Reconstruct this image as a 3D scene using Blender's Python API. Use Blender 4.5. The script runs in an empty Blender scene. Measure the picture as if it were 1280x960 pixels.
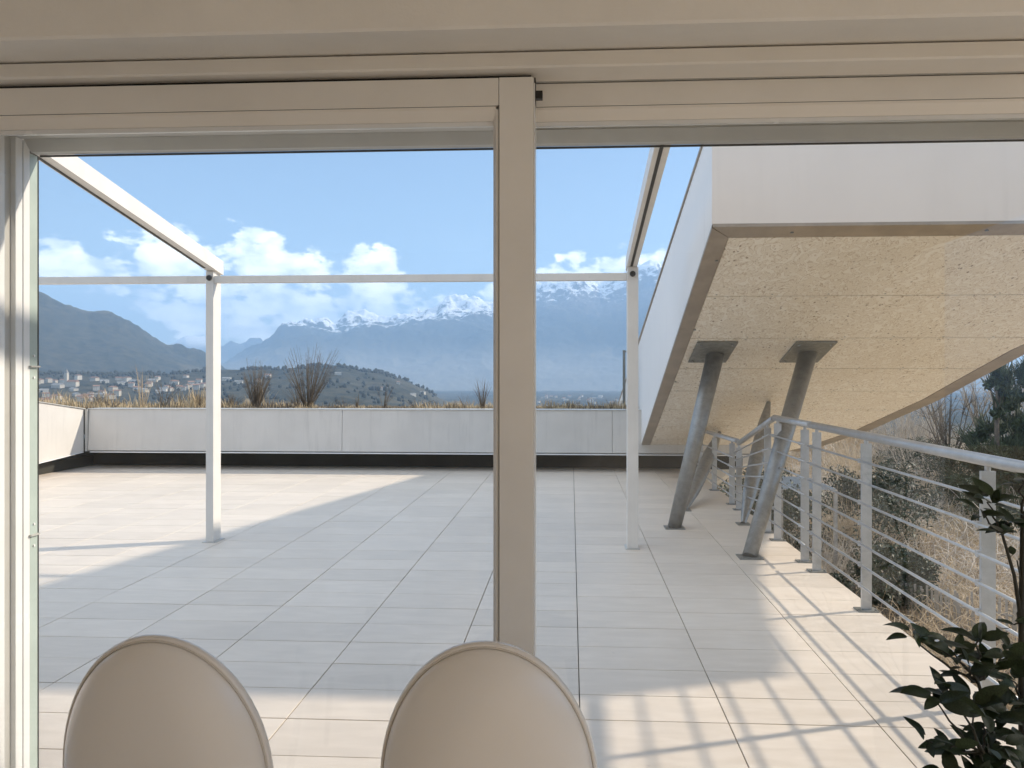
import bpy, bmesh, math, random
import numpy as np
from mathutils import Vector, Matrix
R = math.radians
C = bpy.context.scene.collection
SC = bpy.context.scene
# ------------------------------------------------------------------ camera, sky, sun
TH = R(3.1)
cam = bpy.data.cameras.new('camera'); cam.lens = 951/1280*36; cam.sensor_width = 36
cam.shift_x = -22.5/1280; cam.shift_y = -9/1280; cam.clip_start = .05; cam.clip_end = 80000
cam_o = bpy.data.objects.new('camera', cam); C.objects.link(cam_o)
cam_o.location = (0, 0, 1.4); cam_o.rotation_euler = (R(90), 0, TH)
SC.camera = cam_o
SUN_AZ, SUN_EL = R(72), R(30.8)
sun = bpy.data.lights.new('sun', 'SUN'); sun.energy = 2.0; sun.angle = R(1.2); sun.color = (1, .87, .72)
sun_o = bpy.data.objects.new('sun', sun); C.objects.link(sun_o)
sd = Vector((math.sin(SUN_AZ)*math.cos(SUN_EL), math.cos(SUN_AZ)*math.cos(SUN_EL), math.sin(SUN_EL)))
sun_o.rotation_euler = sd.to_track_quat('Z', 'Y').to_euler()
SC.view_settings.view_transform = 'Standard'; SC.view_settings.look = 'None'
SC.view_settings.gamma = 1; SC.view_settings.exposure = 1.80
SC.cycles.use_denoising = True
SC.cycles.max_bounces = 10; SC.cycles.diffuse_bounces = 5; SC.cycles.glossy_bounces = 4
SC.cycles.transparent_max_bounces = 24; SC.cycles.volume_bounces = 1
SC.cycles.sample_clamp_indirect = 6

class NT:
    def __init__(s, tree): s.t = tree; s.n = tree.nodes; s.l = tree.links
    def new(s, typ, **kw):
        n = s.n.new(typ)
        for k, v in kw.items(): setattr(n, k, v)
        return n
    def put(s, sock, v):
        if isinstance(v, bpy.types.NodeSocket): s.l.new(v, sock)
        else: sock.default_value = v
    def m(s, op, a, b=0.0, c=0.0, clamp=False):
        n = s.new('ShaderNodeMath', operation=op, use_clamp=clamp)
        s.put(n.inputs[0], a); s.put(n.inputs[1], b); s.put(n.inputs[2], c); return n.outputs[0]
    def mix(s, f, a, b):
        n = s.new('ShaderNodeMix', data_type='RGBA')
        s.put(n.inputs[0], f); s.put(n.inputs[6], a); s.put(n.inputs[7], b); return n.outputs[2]
    def ramp(s, f, stops):
        n = s.new('ShaderNodeValToRGB'); e = n.color_ramp.elements
        while len(e) < len(stops): e.new(.5)
        for el, (p, c) in zip(e, stops): el.position = p; el.color = c if len(c) == 4 else (*c, 1)
        s.put(n.inputs[0], f); return n.outputs[0]
    def sm(s, v, a, b, lo=0., hi=1.):
        n = s.new('ShaderNodeMapRange', interpolation_type='SMOOTHSTEP')
        s.put(n.inputs[0], v); s.put(n.inputs[1], a); s.put(n.inputs[2], b); s.put(n.inputs[3], lo); s.put(n.inputs[4], hi)
        return n.outputs[0]
    def noise(s, vec, scale, detail=4, rough=.5, dist=0.):
        n = s.new('ShaderNodeTexNoise'); s.put(n.inputs['Vector'], vec); n.inputs['Scale'].default_value = scale
        n.inputs['Detail'].default_value = detail; n.inputs['Roughness'].default_value = rough
        n.inputs['Distortion'].default_value = dist; return n.outputs['Fac']
    def xyz(s, v):
        n = s.new('ShaderNodeSeparateXYZ'); s.put(n.inputs[0], v); return n.outputs
    def vec(s, x, y, z):
        n = s.new('ShaderNodeCombineXYZ'); s.put(n.inputs[0], x); s.put(n.inputs[1], y); s.put(n.inputs[2], z); return n.outputs[0]

def c4(c): return (*c, 1) if len(c) == 3 else c

world = bpy.data.worlds.new('World'); SC.world = world; world.use_nodes = True
def build_world():
    t = NT(world.node_tree); bg = t.n['Background']
    sky = t.new('ShaderNodeTexSky', sky_type='NISHITA', sun_disc=False)
    sky.sun_elevation = SUN_EL; sky.sun_rotation = SUN_AZ; sky.altitude = 400; sky.air_density = 1.0; sky.dust_density = .15; sky.ozone_density = 1.6
    g = t.new('ShaderNodeTexCoord').outputs['Generated']
    x, y, z = t.xyz(g)
    az = t.m('ARCTAN2', x, y)
    el = t.m('ARCSINE', z)
    nv = t.vec(t.m('MULTIPLY', az, 10.), t.m('MULTIPLY', el, 17.), 0.)
    n1 = t.noise(nv, 1.75, 9, .57, .1)
    # cumulus banks: (azimuth deg, elevation deg, half width, half height, strength)
    blobs = [(-29.4, 8.0, 3.2, 2.2, .62), (-34.5, 7.6, 2.4, 1.6, .5), (-23.5, 8.0, 3.0, 2.9, .62), (-19.6, 6.5, 3.8, 2.6, .5), (-14.6, 7.6, 2.6, 2.1, .6),
             (-11.5, 4.6, 6.5, 2.0, .46), (-25.0, 4.8, 6.5, 3.0, .50), (-31.0, 5.0, 4., 2., .28), (-4, 5.8, 3.5, 1.3, .42), (0.6, 6.6, 3.4, 2.6, .62), (4.6, 7.4, 4.2, 2.3, .52), (8.5, 7.2, 3.0, 2.0, .4), (-20.5, 4.8, 7., 2.0, .62), (-27, 6., 3, 1.8, .5)]
    acc = None
    for a, e, w, h, s_ in blobs:
        w *= 1.3; h *= 1.25
        dx = t.m('MULTIPLY', t.m('SUBTRACT', az, R(a)), 1/R(w)); dy = t.m('MULTIPLY', t.m('SUBTRACT', el, R(e)), 1/R(h))
        d = t.m('ADD', t.m('MULTIPLY', dx, dx), t.m('MULTIPLY', dy, dy))
        b = t.m('MULTIPLY', t.m('SUBTRACT', 1., d, clamp=True), s_)
        acc = b if acc is None else t.m('MAXIMUM', acc, b)
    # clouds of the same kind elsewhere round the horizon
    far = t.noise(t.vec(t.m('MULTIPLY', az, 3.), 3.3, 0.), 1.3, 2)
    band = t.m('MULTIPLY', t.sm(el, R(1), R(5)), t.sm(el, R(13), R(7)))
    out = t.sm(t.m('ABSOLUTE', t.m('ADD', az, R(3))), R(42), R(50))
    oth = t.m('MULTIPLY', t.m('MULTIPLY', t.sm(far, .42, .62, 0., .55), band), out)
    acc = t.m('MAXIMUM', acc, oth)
    # unseen cumulus added higher up, overhead and behind, for brighter, more neutral ambient light
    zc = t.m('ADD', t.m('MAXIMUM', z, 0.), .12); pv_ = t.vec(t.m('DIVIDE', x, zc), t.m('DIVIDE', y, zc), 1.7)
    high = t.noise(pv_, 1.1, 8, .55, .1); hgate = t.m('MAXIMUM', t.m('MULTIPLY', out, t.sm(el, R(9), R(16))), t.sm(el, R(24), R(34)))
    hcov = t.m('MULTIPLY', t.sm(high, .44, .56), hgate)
    dens = t.m('ADD', t.m('MULTIPLY', t.m('SUBTRACT', n1, .5), 2.3), t.m('SUBTRACT', acc, .22))
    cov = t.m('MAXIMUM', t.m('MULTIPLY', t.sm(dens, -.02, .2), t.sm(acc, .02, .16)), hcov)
    n2 = t.noise(nv, 2.6, 6, .55, .1)
    lit = t.sm(t.m('ADD', t.m('MULTIPLY', t.m('SUBTRACT', n2, .5), 2.0), dens), -.25, .75)
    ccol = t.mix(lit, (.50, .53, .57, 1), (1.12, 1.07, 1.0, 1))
    sc = t.new('ShaderNodeVectorMath', operation='SCALE'); t.put(sc.inputs[0], sky.outputs[0]); sc.inputs['Scale'].default_value = .058
    hs = t.new('ShaderNodeHueSaturation'); hs.inputs['Saturation'].default_value = .95; t.put(hs.inputs['Color'], sc.outputs[0])
    wisp = t.m('MULTIPLY', t.sm(t.noise(nv, .8, 6, .6), .42, .8), t.m('MULTIPLY', t.sm(el, R(1), R(5)), t.sm(el, R(12), R(7), 0., .22)))
    base = t.mix(wisp, hs.outputs[0], (.45, .52, .62, 1))
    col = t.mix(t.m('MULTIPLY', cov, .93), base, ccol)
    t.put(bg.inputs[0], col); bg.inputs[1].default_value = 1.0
build_world()

# ------------------------------------------------------------------ materials
MATS = {}
def mat(name, base=(.5, .5, .5), rough=.6, var=0., vscale=8., bump=0., bscale=60., metal=0., coat=0., spec=.5, col2=None, stretch=None, perobj=0., streak=0., rv=.15):
    m = bpy.data.materials.new(name); m.use_nodes = True; t = NT(m.node_tree); b = t.n['Principled BSDF']
    co = t.new('ShaderNodeTexCoord').outputs['Object']
    if stretch:
        mp = t.new('ShaderNodeMapping'); t.put(mp.inputs[0], co); mp.inputs['Scale'].default_value = stretch; co = mp.outputs[0]
    n = t.noise(co, vscale, 5, .6)
    dark = col2 or tuple(v*(1-var) for v in base)
    col = t.mix(t.sm(n, .3, .7), c4(dark), c4(tuple(min(1, v*(1+(0 if col2 else var*.35))) for v in base)))
    if streak:
        mp = t.new('ShaderNodeMapping'); t.put(mp.inputs[0], co); mp.inputs['Scale'].default_value = (9, 9, .55); sn = t.noise(mp.outputs[0], 1.6, 6, .65); gn = t.noise(co, 1.1, 3)
        col = t.mix(t.m('MULTIPLY', t.sm(sn, .48, .78, 0., streak), t.sm(gn, .35, .65, .3, 1.)), col, c4(tuple(v*.45 for v in base)))
        sm_ = t.noise(co, 38, 2); col = t.mix(t.sm(sm_, .72, .78, 0., streak), col, c4(tuple(v*.4 for v in base)))
    if perobj:
        oi = t.new('ShaderNodeObjectInfo').outputs['Random']
        hs = t.new('ShaderNodeHueSaturation'); t.put(hs.inputs['Color'], col)
        t.put(hs.inputs['Value'], t.m('ADD', 1-perobj/2, t.m('MULTIPLY', oi, perobj))); col = hs.outputs[0]
    t.put(b.inputs['Base Color'], col)
    t.put(b.inputs['Roughness'], t.m('ADD', rough, t.m('MULTIPLY', t.m('SUBTRACT', n, .5), rv)))
    b.inputs['Metallic'].default_value = metal; b.inputs['Specular IOR Level'].default_value = spec
    if coat: b.inputs['Coat Weight'].default_value = coat; b.inputs['Coat Roughness'].default_value = .24
    if bump:
        bp = t.new('ShaderNodeBump'); bp.inputs['Strength'].default_value = bump; bp.inputs['Distance'].default_value = .01
        t.put(bp.inputs['Height'], t.noise(co, bscale, 4, .6)); t.put(b.inputs['Normal'], bp.outputs[0])
    MATS[name] = m; m['t'] = 0
    return m
mat('cream_frame', (.84, .80, .74), .38, .05, 3, .05, 300)
mat('cream_bright', (.86, .81, .74), .3, .03, 3)
mat('plaster', (.84, .80, .74), .85, .05, 2.5, .15, 120)
mat('white_alu', (.82, .82, .81), .25, .05, 4, 0)
mat('grey_alu', (.52, .51, .48), .35, .08, 5, .04, 200, metal=.1)
mat('dark_rubber', (.02, .02, .018), .6)
mat('black_plastic', (.012, .012, .012), .4)
mat('glass_edge', (.48, .56, .52), .15, .1, 6)
mat('grout', (.09, .085, .075), .9)
mat('white_steel', (.76, .72, .67), .4, .05, 6, .05, 120, streak=.2)
mat('parapet_white', (.62, .59, .55), .55, .06, 2.2, .08, 40, streak=.3)
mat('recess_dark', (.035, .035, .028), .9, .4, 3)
mat('stair_white', (.86, .84, .82), .5, .04, .8, .06, 30, streak=.16)
mat('stair_cream', (.85, .76, .68), .5, .05, .8, .05, 30, streak=.12)
mat('fascia_metal', (.40, .34, .28), .4, .18, 5, .1, 60, metal=.35)
mat('galv', (.30, .305, .30), .42, .22, 14, .12, 90, metal=.65)
mat('galv_plate', (.25, .26, .25), .5, .3, 22, .15, 60, metal=.5)
mat('rail_steel', (.50, .51, .52), .36, .12, 12, .06, 120, metal=.55)
mat('chair_leather', (.78, .73, .67), .24, .012, 2, .10, 700, coat=.6, rv=.0)
mat('chair_piping', (.62, .57, .50), .3, .05, 8, coat=.3)
mat('chair_metal', (.55, .53, .5), .2, metal=.9)
mat('leaf', (.030, .048, .018), .45, .45, 20, .1, 60, perobj=.7, spec=.3)
mat('plant_stem', (.03, .028, .018), .7)
mat('terracotta_pot', (.22, .18, .15), .7)
mat('soil', (.05, .04, .03), .95, .4, 30, .5, 60)
mat('parquet', (.66, .61, .54), .4, .25, 5, .05, 60, stretch=(1, 8, 1))
mat('dry_grass', (.62, .47, .28), .85, .35, 3, perobj=.2)
mat('dry_weed', (.16, .12, .08), .85, .4, 5, perobj=.3)
mat('twig_tan', (.60, .46, .30), .85, .35, 2, perobj=.4)
mat('twig_pale', (.52, .45, .37), .85, .3, 2, perobj=.4)
mat('twig_dark', (.15, .115, .08), .85, .4, 3, perobj=.4)
mat('bark', (.13, .10, .075), .9, .4, 8, .4, 30)
mat('evergreen', (.055, .075, .032), .75, .5, 3, perobj=.4)
mat('ivy', (.045, .06, .028), .6, .5, 3, perobj=.5)
mat('wire', (.35, .36, .36), .4, metal=.8)
mat('picket', (.34, .31, .27), .8, .3, 6, .2, 50)
mat('house_white', (.56, .51, .43), .8, .15, .05, perobj=.35)
mat('house_ochre', (.62, .42, .22), .8, .15, .05, perobj=.3)
mat('roof_tile', (.30, .17, .11), .85, .3, .2, perobj=.4)
mat('roof_grey', (.28, .27, .26), .85, .2, .2, perobj=.4)
mat('far_tree', (.035, .04, .03), .9, .4, .1)
mat('path_grey', (.30, .30, .30), .9, .3, 1)

def m_glass(name, tint=(.985, .995, .99), refl=.9):
    m = bpy.data.materials.new(name); m.use_nodes = True; t = NT(m.node_tree); t.n.remove(t.n['Principled BSDF'])
    tr = t.new('ShaderNodeBsdfTransparent'); tr.inputs[0].default_value = c4(tint)
    gl = t.new('ShaderNodeBsdfGlossy'); gl.inputs['Roughness'].default_value = .01
    fr = t.new('ShaderNodeFresnel'); fr.inputs[0].default_value = 1.45
    mx = t.new('ShaderNodeMixShader'); t.put(mx.inputs[0], t.m('MULTIPLY', fr.outputs[0], refl)); t.put(mx.inputs[1], tr.outputs[0]); t.put(mx.inputs[2], gl.outputs[0])
    t.put(t.n['Material Output'].inputs[0], mx.outputs[0]); MATS[name] = m
m_glass('pane_glass')

def m_tile():
    m = bpy.data.materials.new('porcelain_tile'); m.use_nodes = True; t = NT(m.node_tree); b = t.n['Principled BSDF']
    co = t.new('ShaderNodeTexCoord').outputs['Object']; oi = t.new('ShaderNodeObjectInfo').outputs
    sh = t.new('ShaderNodeVectorMath', operation='ADD'); t.put(sh.inputs[0], co); t.put(sh.inputs[1], oi['Location'])
    mp = t.new('ShaderNodeMapping'); t.put(mp.inputs[0], sh.outputs[0]); mp.inputs['Scale'].default_value = (1.2, 5, 1)
    n = t.noise(mp.outputs[0], 3.2, 7, .62, .4); n2 = t.noise(sh.outputs[0], .9, 4, .6); n3 = t.noise(sh.outputs[0], 180, 2)
    col = t.mix(t.sm(n, .3, .72), (.67, .58, .485, 1), (.745, .655, .56, 1))
    col = t.mix(t.sm(n2, .48, .75, 0., .5), col, (.60, .53, .455, 1))
    spot = t.new('ShaderNodeTexVoronoi'); t.put(spot.inputs['Vector'], sh.outputs[0]); spot.inputs['Scale'].default_value = 4.
    col = t.mix(t.sm(spot.outputs['Distance'], .035, .01, 0., .45), col, (.3, .26, .22, 1))
    hs = t.new('ShaderNodeHueSaturation'); t.put(hs.inputs['Color'], col)
    t.put(hs.inputs['Value'], t.m('ADD', .94, t.m('MULTIPLY', oi['Random'], .095))); t.put(b.inputs['Base Color'], hs.outputs[0])
    t.put(b.inputs['Roughness'], t.sm(n, .2, .8, .42, .6)); b.inputs['Specular IOR Level'].default_value = .45
    bp = t.new('ShaderNodeBump'); bp.inputs['Strength'].default_value = .12; bp.inputs['Distance'].default_value = .004
    t.put(bp.inputs['Height'], t.m('ADD', n, t.m('MULTIPLY', n3, .35))); t.put(b.inputs['Normal'], bp.outputs[0]); MATS['porcelain_tile'] = m
m_tile()
def m_osb():
    m = bpy.data.materials.new('strand_board'); m.use_nodes = True; t = NT(m.node_tree); b = t.n['Principled BSDF']
    co = t.new('ShaderNodeTexCoord').outputs['Object']
    mp = t.new('ShaderNodeMapping'); t.put(mp.inputs[0], co); mp.inputs['Scale'].default_value = (1, .6, 1)
    a = t.noise(mp.outputs[0], 12.5, 2, .5, 2.2); c = t.noise(mp.outputs[0], 21, 2, .5, 2.6)
    line = t.sm(t.m('ABSOLUTE', t.m('SUBTRACT', a, .5)), .0, .035, 1., 0.)
    line2 = t.sm(t.m('ABSOLUTE', t.m('SUBTRACT', c, .53)), .0, .04, 1., 0.)
    col = t.mix(t.sm(a, .3, .7), (.78, .71, .61, 1), (.87, .82, .74, 1))
    col = t.mix(t.m('MULTIPLY', line, .75), col, (.45, .34, .22, 1))
    col = t.mix(t.m('MULTIPLY', line2, .6), col, (.93, .87, .76, 1))
    vo = t.new('ShaderNodeTexVoronoi'); t.put(vo.inputs['Vector'], mp.outputs[0]); vo.inputs['Scale'].default_value = 19
    gate = t.sm(t.noise(co, 3.2, 2), .42, .62)
    col = t.mix(t.m('MULTIPLY', t.sm(vo.outputs['Distance'], .2, .1, 0., .95), gate), col, (.22, .15, .09, 1))
    big = t.noise(co, .8, 3); col = t.mix(t.sm(big, .45, .8, 0., .3), col, (.58, .47, .33, 1))
    t.put(b.inputs['Base Color'], col); b.inputs['Roughness'].default_value = .75
    bp = t.new('ShaderNodeBump'); bp.inputs['Strength'].default_value = .5; bp.inputs['Distance'].default_value = .004
    t.put(bp.inputs['Height'], t.m('ADD', a, t.m('MULTIPLY', c, .7))); t.put(b.inputs['Normal'], bp.outputs[0]); MATS['strand_board'] = m
m_osb()
def m_terrain():
    m = bpy.data.materials.new('terrain'); m.use_nodes = True; t = NT(m.node_tree); b = t.n['Principled BSDF']
    ge = t.new('ShaderNodeNewGeometry').outputs; P = ge['Position']; x, y, z = t.xyz(P); nx, ny, nz = t.xyz(ge['Normal'])
    r = t.m('SQRT', t.m('ADD', t.m('MULTIPLY', x, x), t.m('MULTIPLY', y, y)))
    near = t.noise(P, 1.2, 8, .65, .3); nearf = t.noise(P, 9., 5, .6)
    cn = t.mix(t.sm(near, .35, .65), (.22, .165, .095, 1), (.50, .39, .24, 1)); cn = t.mix(t.sm(nearf, .45, .7, 0., .7), cn, (.08, .065, .04, 1))
    f1 = t.noise(P, .004, 8, .62); f2 = t.noise(P, .03, 6, .65); f3 = t.noise(P, .0011, 5, .6)
    forest = t.mix(t.sm(f2, .35, .65), (.020, .026, .020, 1), (.075, .068, .045, 1))
    field = t.mix(t.sm(f1, .4, .6), (.10, .10, .055, 1), (.20, .17, .11, 1))
    low = t.m('MULTIPLY', t.sm(z, 10., -20.), t.sm(f1, .47,   .62, 0., .22))
    cf = t.mix(low, forest, field)
    clear = t.m('MULTIPLY', t.sm(f3, .56, .63), t.sm(r, 2500., 3500.)); cf = t.mix(t.m('MULTIPLY', clear, .6), cf, (.13, .11, .07, 1))
    rock = t.mix(t.sm(f2, .3, .7), (.07, .065, .06, 1), (.19, .18, .17, 1))
    cf = t.mix(t.sm(t.m('ADD', z, t.m('MULTIPLY', f1, 500.)), 800., 1150.), cf, rock)
    snl = t.m('ADD', t.m('ADD', z, t.m('MULTIPLY', t.m('SUBTRACT', f2, .5), 560.)), t.m('ADD', t.m('MULTIPLY', t.m('SUBTRACT', f1, .5), 700.), t.m('MULTIPLY', t.m('SUBTRACT', nz, .6), 520.)))
    f4 = t.noise(P, .011, 9, .7, .6)
    ca = t.new('ShaderNodeAttribute'); ca.attribute_name = 'crest_rel'; cr = ca.outputs['Fac']
    sc_ = t.m('ADD', t.m('MULTIPLY', t.m('SUBTRACT', f4, .5), 3.6), t.m('ADD', t.m('MULTIPLY', t.m('SUBTRACT', nz, .74), 1.6), t.m('MULTIPLY', t.m('SUBTRACT', cr, .83), 3.4)))
    snow = t.m('MULTIPLY', t.m('MULTIPLY', t.sm(sc_, .0, .35), t.sm(cr, .60, .74)), t.sm(z, 350., 600.))
    cf = t.mix(t.m('MULTIPLY', t.sm(z, 420., 60.), t.sm(r, 5500., 6500., 0., .75)), cf, (.30, .285, .25, 1))  # foot of the far range painted paler, standing in for valley haze
    cf = t.mix(snow, cf, (.92, .93, .95, 1))
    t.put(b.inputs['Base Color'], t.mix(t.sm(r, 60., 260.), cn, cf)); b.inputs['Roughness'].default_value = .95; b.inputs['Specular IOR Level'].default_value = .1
    MATS['terrain'] = m
m_terrain()

# ------------------------------------------------------------------ helpers
def link_mesh(name, me, material=None, parent=None, smooth=False):
    if material is not None and not me.materials: me.materials.append(MATS[material] if isinstance(material, str) else material)
    o = bpy.data.objects.new(name, me); C.objects.link(o)
    if parent is not None: o.parent = parent
    if smooth: me.polygons.foreach_set('use_smooth', [True]*len(me.polygons))
    return o
def obj(name, bm, material, parent=None, smooth=False):
    me = bpy.data.meshes.new(name); bm.normal_update(); bm.to_mesh(me); bm.free(); return link_mesh(name, me, material, parent, smooth)
def np_mesh(name, v, f, material, parent=None, smooth=False):
    v = np.asarray(v, dtype=np.float32); f = np.asarray(f, dtype=np.int32); k = f.shape[1]
    me = bpy.data.meshes.new(name); me.vertices.add(len(v)); me.vertices.foreach_set('co', v.ravel())
    me.loops.add(f.size); me.loops.foreach_set('vertex_index', f.ravel()); me.polygons.add(len(f))
    me.polygons.foreach_set('loop_start', np.arange(0, f.size, k, dtype=np.int32)); me.polygons.foreach_set('loop_total', np.full(len(f), k, dtype=np.int32))
    if smooth: me.polygons.foreach_set('use_smooth', np.ones(len(f), dtype=bool))
    me.update(calc_edges=True); return link_mesh(name, me, material, parent)
def tag(o, label=None, cat=None, group=None, kind=None):
    for k, v in (('label', label), ('category', cat), ('group', group), ('kind', kind)):
        if v: o[k] = v
    return o
def thing(name, label, cat, loc=(0, 0, 0), group=None, rz=0):
    o = bpy.data.objects.new(name, None); C.objects.link(o); o.location = loc; o.rotation_euler = (0, 0, rz); o.empty_display_size = .1
    return tag(o, label, cat, group)
def struct(o, label=None): return tag(o, label, None, None, 'structure')
def bx(x0, x1, y0, y1, z0, z1, bev=0., bm=None):
    bm = bm or bmesh.new()
    r = bmesh.ops.create_cube(bm, size=1, matrix=Matrix.Translation(((x0+x1)/2, (y0+y1)/2, (z0+z1)/2)) @ Matrix.Diagonal((x1-x0, y1-y0, z1-z0, 1)))
    if bev: bmesh.ops.bevel(bm, geom=list({e for v in r['verts'] for e in v.link_edges}), offset=bev, segments=2, affect='EDGES', profile=.6)
    return bm
def tube(p0, p1, r0, r1=None, n=16, bm=None, cap=True):
    bm = bm or bmesh.new(); p0, p1 = Vector(p0), Vector(p1); r1 = r0 if r1 is None else r1; d = p1-p0
    mt = Matrix.Translation((p0+p1)/2) @ d.to_track_quat('Z', 'Y').to_matrix().to_4x4()
    bmesh.ops.create_cone(bm, cap_ends=cap, segments=n, radius1=r0, radius2=r1, depth=d.length, matrix=mt); return bm
def smooth_sides(o, ang=35):
    me = o.data; me.polygons.foreach_set('use_smooth', [len(p.vertices) <= 4 for p in me.polygons]); return o
def poly_prism(pts_bottom, off, bm=None):
    """pts_bottom: list of 3d points (ring); off: vector added for the other ring"""
    bm = bm or bmesh.new(); a = [bm.verts.new(p) for p in pts_bottom]; off = Vector(off); b = [bm.verts.new(Vector(p)+off) for p in pts_bottom]
    bm.faces.new(a); bm.faces.new(list(reversed(b))); n = len(a)
    for i in range(n): bm.faces.new((a[i], b[i], b[(i+1) % n], a[(i+1) % n]))
    bmesh.ops.recalc_face_normals(bm, faces=bm.faces); return bm
def profile_x(pts, x0, x1):  # pts (y,z) ring extruded along x
    return poly_prism([(x0, y, z) for y, z in pts], (x1-x0, 0, 0))
def profile_z(pts, z0, z1):
    return poly_prism([(x, y, z0) for x, y in pts], (0, 0, z1-z0))
def hashn(ix, iy, seed):
    h = (ix.astype(np.int64)*374761393 + iy.astype(np.int64)*668265263 + seed*1442695041) & 0xffffffff
    h = ((h ^ (h >> 13))*1274126177) & 0xffffffff; h = h ^ (h >> 16); return (h & 0xffff)/65535.
def vnoise(x, y, seed=0):
    ix = np.floor(x); iy = np.floor(y); fx = x-ix; fy = y-iy; fx = fx*fx*fx*(fx*(fx*6-15)+10); fy = fy*fy*fy*(fy*(fy*6-15)+10)
    a = hashn(ix, iy, seed); b = hashn(ix+1, iy, seed); c = hashn(ix, iy+1, seed); d = hashn(ix+1, iy+1, seed)
    return (a*(1-fx)+b*fx)*(1-fy)+(c*(1-fx)+d*fx)*fy
def fbm(x, y, o=5, seed=0, ridged=False, gain=.5):
    s = 0; a = 1; t = 0
    for i in range(o):
        n = vnoise(x, y, seed+i); n = (1-np.abs(2*n-1)) if ridged else n
        s = s+a*n; t += a; a *= gain; x, y = x*1.93*.8-y*1.93*.6+7.3, x*1.93*.6+y*1.93*.8-3.1
    return s/t

# ------------------------------------------------------------------ terrain and mountains
def prof(px, pts):
    p = np.array(pts, float); return np.interp(px, p[:, 0], p[:, 1])
VILL = [(-600, 440), (-100, 460), (40, 467), (120, 466), (200, 467), (280, 463), (340, 461), (400, 457), (430, 458), (450, 463), (480, 466), (510, 476), (530, 487), (548, 499), (600, 515), (1500, 530)]
LEFT = [(-900, 250), (-300, 280), (0, 335), (40, 358), (75, 373), (110, 387), (130, 389), (150, 395), (172, 408), (200, 424), (240, 441), (265, 452), (290, 464), (330, 485), (360, 505), (420, 540), (1500, 560)]
BACK = [(-900, 430), (100, 440), (200, 433), (222, 426), (232, 421), (262, 422), (270, 430), (280, 431), (290, 424), (302, 427), (312, 420), (326, 421), (345, 440), (400, 470), (1500, 480)]
RANGE = [(-900, 520), (200, 500), (280, 452), (310, 437), (328, 426), (345, 412), (352, 404), (375, 400), (400, 397), (415, 402), (430, 397), (450, 394), (480, 392), (500, 391), (520, 385), (545, 382), (558, 377), (580, 380), (600, 377), (625, 379), (645, 370), (660, 362), (680, 353), (700, 350), (720, 347), (745, 349), (770, 346), (790, 342), (800, 335), (812, 328), (822, 321), (832, 331), (850, 344), (900, 362), (1000, 385), (1100, 430), (1180, 462), (1280, 468), (1500, 440), (2400, 430)]
def heights(az, r):
    px = 662.5+951*np.tan(np.clip(az+TH, -1.2, 1.2)); dep = r*np.cos(np.clip(az+TH, -1.2, 1.2)); x = r*np.sin(az); y = r*np.cos(az)
    base = np.interp(r, [0, 60, 130, 400, 900, 2500, 5000, 16000], [-3.9, -4.2, -9, -34, -60, -95, -110, -120])
    base = base+np.clip(r/40-.3, 0, 1)*(fbm(x/60, y/60, 4, 3)-.5)*np.interp(r, [0, 200, 900, 3000], [1.2, 6, 12, 18])+(fbm(x/3, y/3, 3, 8)-.5)*.5
    h = base
    def feat(P, Rc, r0, rb, jit, seed, wl, amp, p=1.0):
        nonlocal h
        pxw = px+(fbm(x/1300, y/1300, 4, seed+40)-.5)*wl/1500*110*(1.12-np.clip((r-r0)/(Rc-r0), 0, 1)); jag = (fbm(az*45, r/Rc*9+seed, 5, seed, gain=.55)-.5)*jit
        e = (471-(prof(pxw, P)+jag))/951*Rc*np.cos(np.clip(az+TH, -1.2, 1.2))+1.4
        t = np.clip((r-r0)/(Rc-r0), 0, 1); back = np.clip((r-Rc)/(rb-Rc), 0, 1)
        f = t**p*(1-back)**1.2
        rn = fbm(x/wl, y/wl, 6, seed+20, True, .52)-.55
        zz = base+(e-base)*f+rn*amp*(4*t*(1-t)+.12*t*t)*(1-back)+(fbm(x/(wl*.3), y/(wl*.3), 6, seed+60, gain=.6)-.5)*amp*1.6*t**2.5*(1-back)
        h = np.where((r > r0) & (r < rb), np.maximum(h, zz), h)
    feat(VILL, 2150., 950., 2900., 2.2, 11, 260., 9., .9)
    feat(LEFT, 4300., 2500., 5900., 4., 31, 900., 85., 1.0)
    feat(RANGE, 9600., 6300., 12500., 5., 51, 1500., 260., 1.2)
    feat(BACK, 13200., 10500., 15400., 3., 71, 1800., 120., 1.1)
    return h
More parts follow.
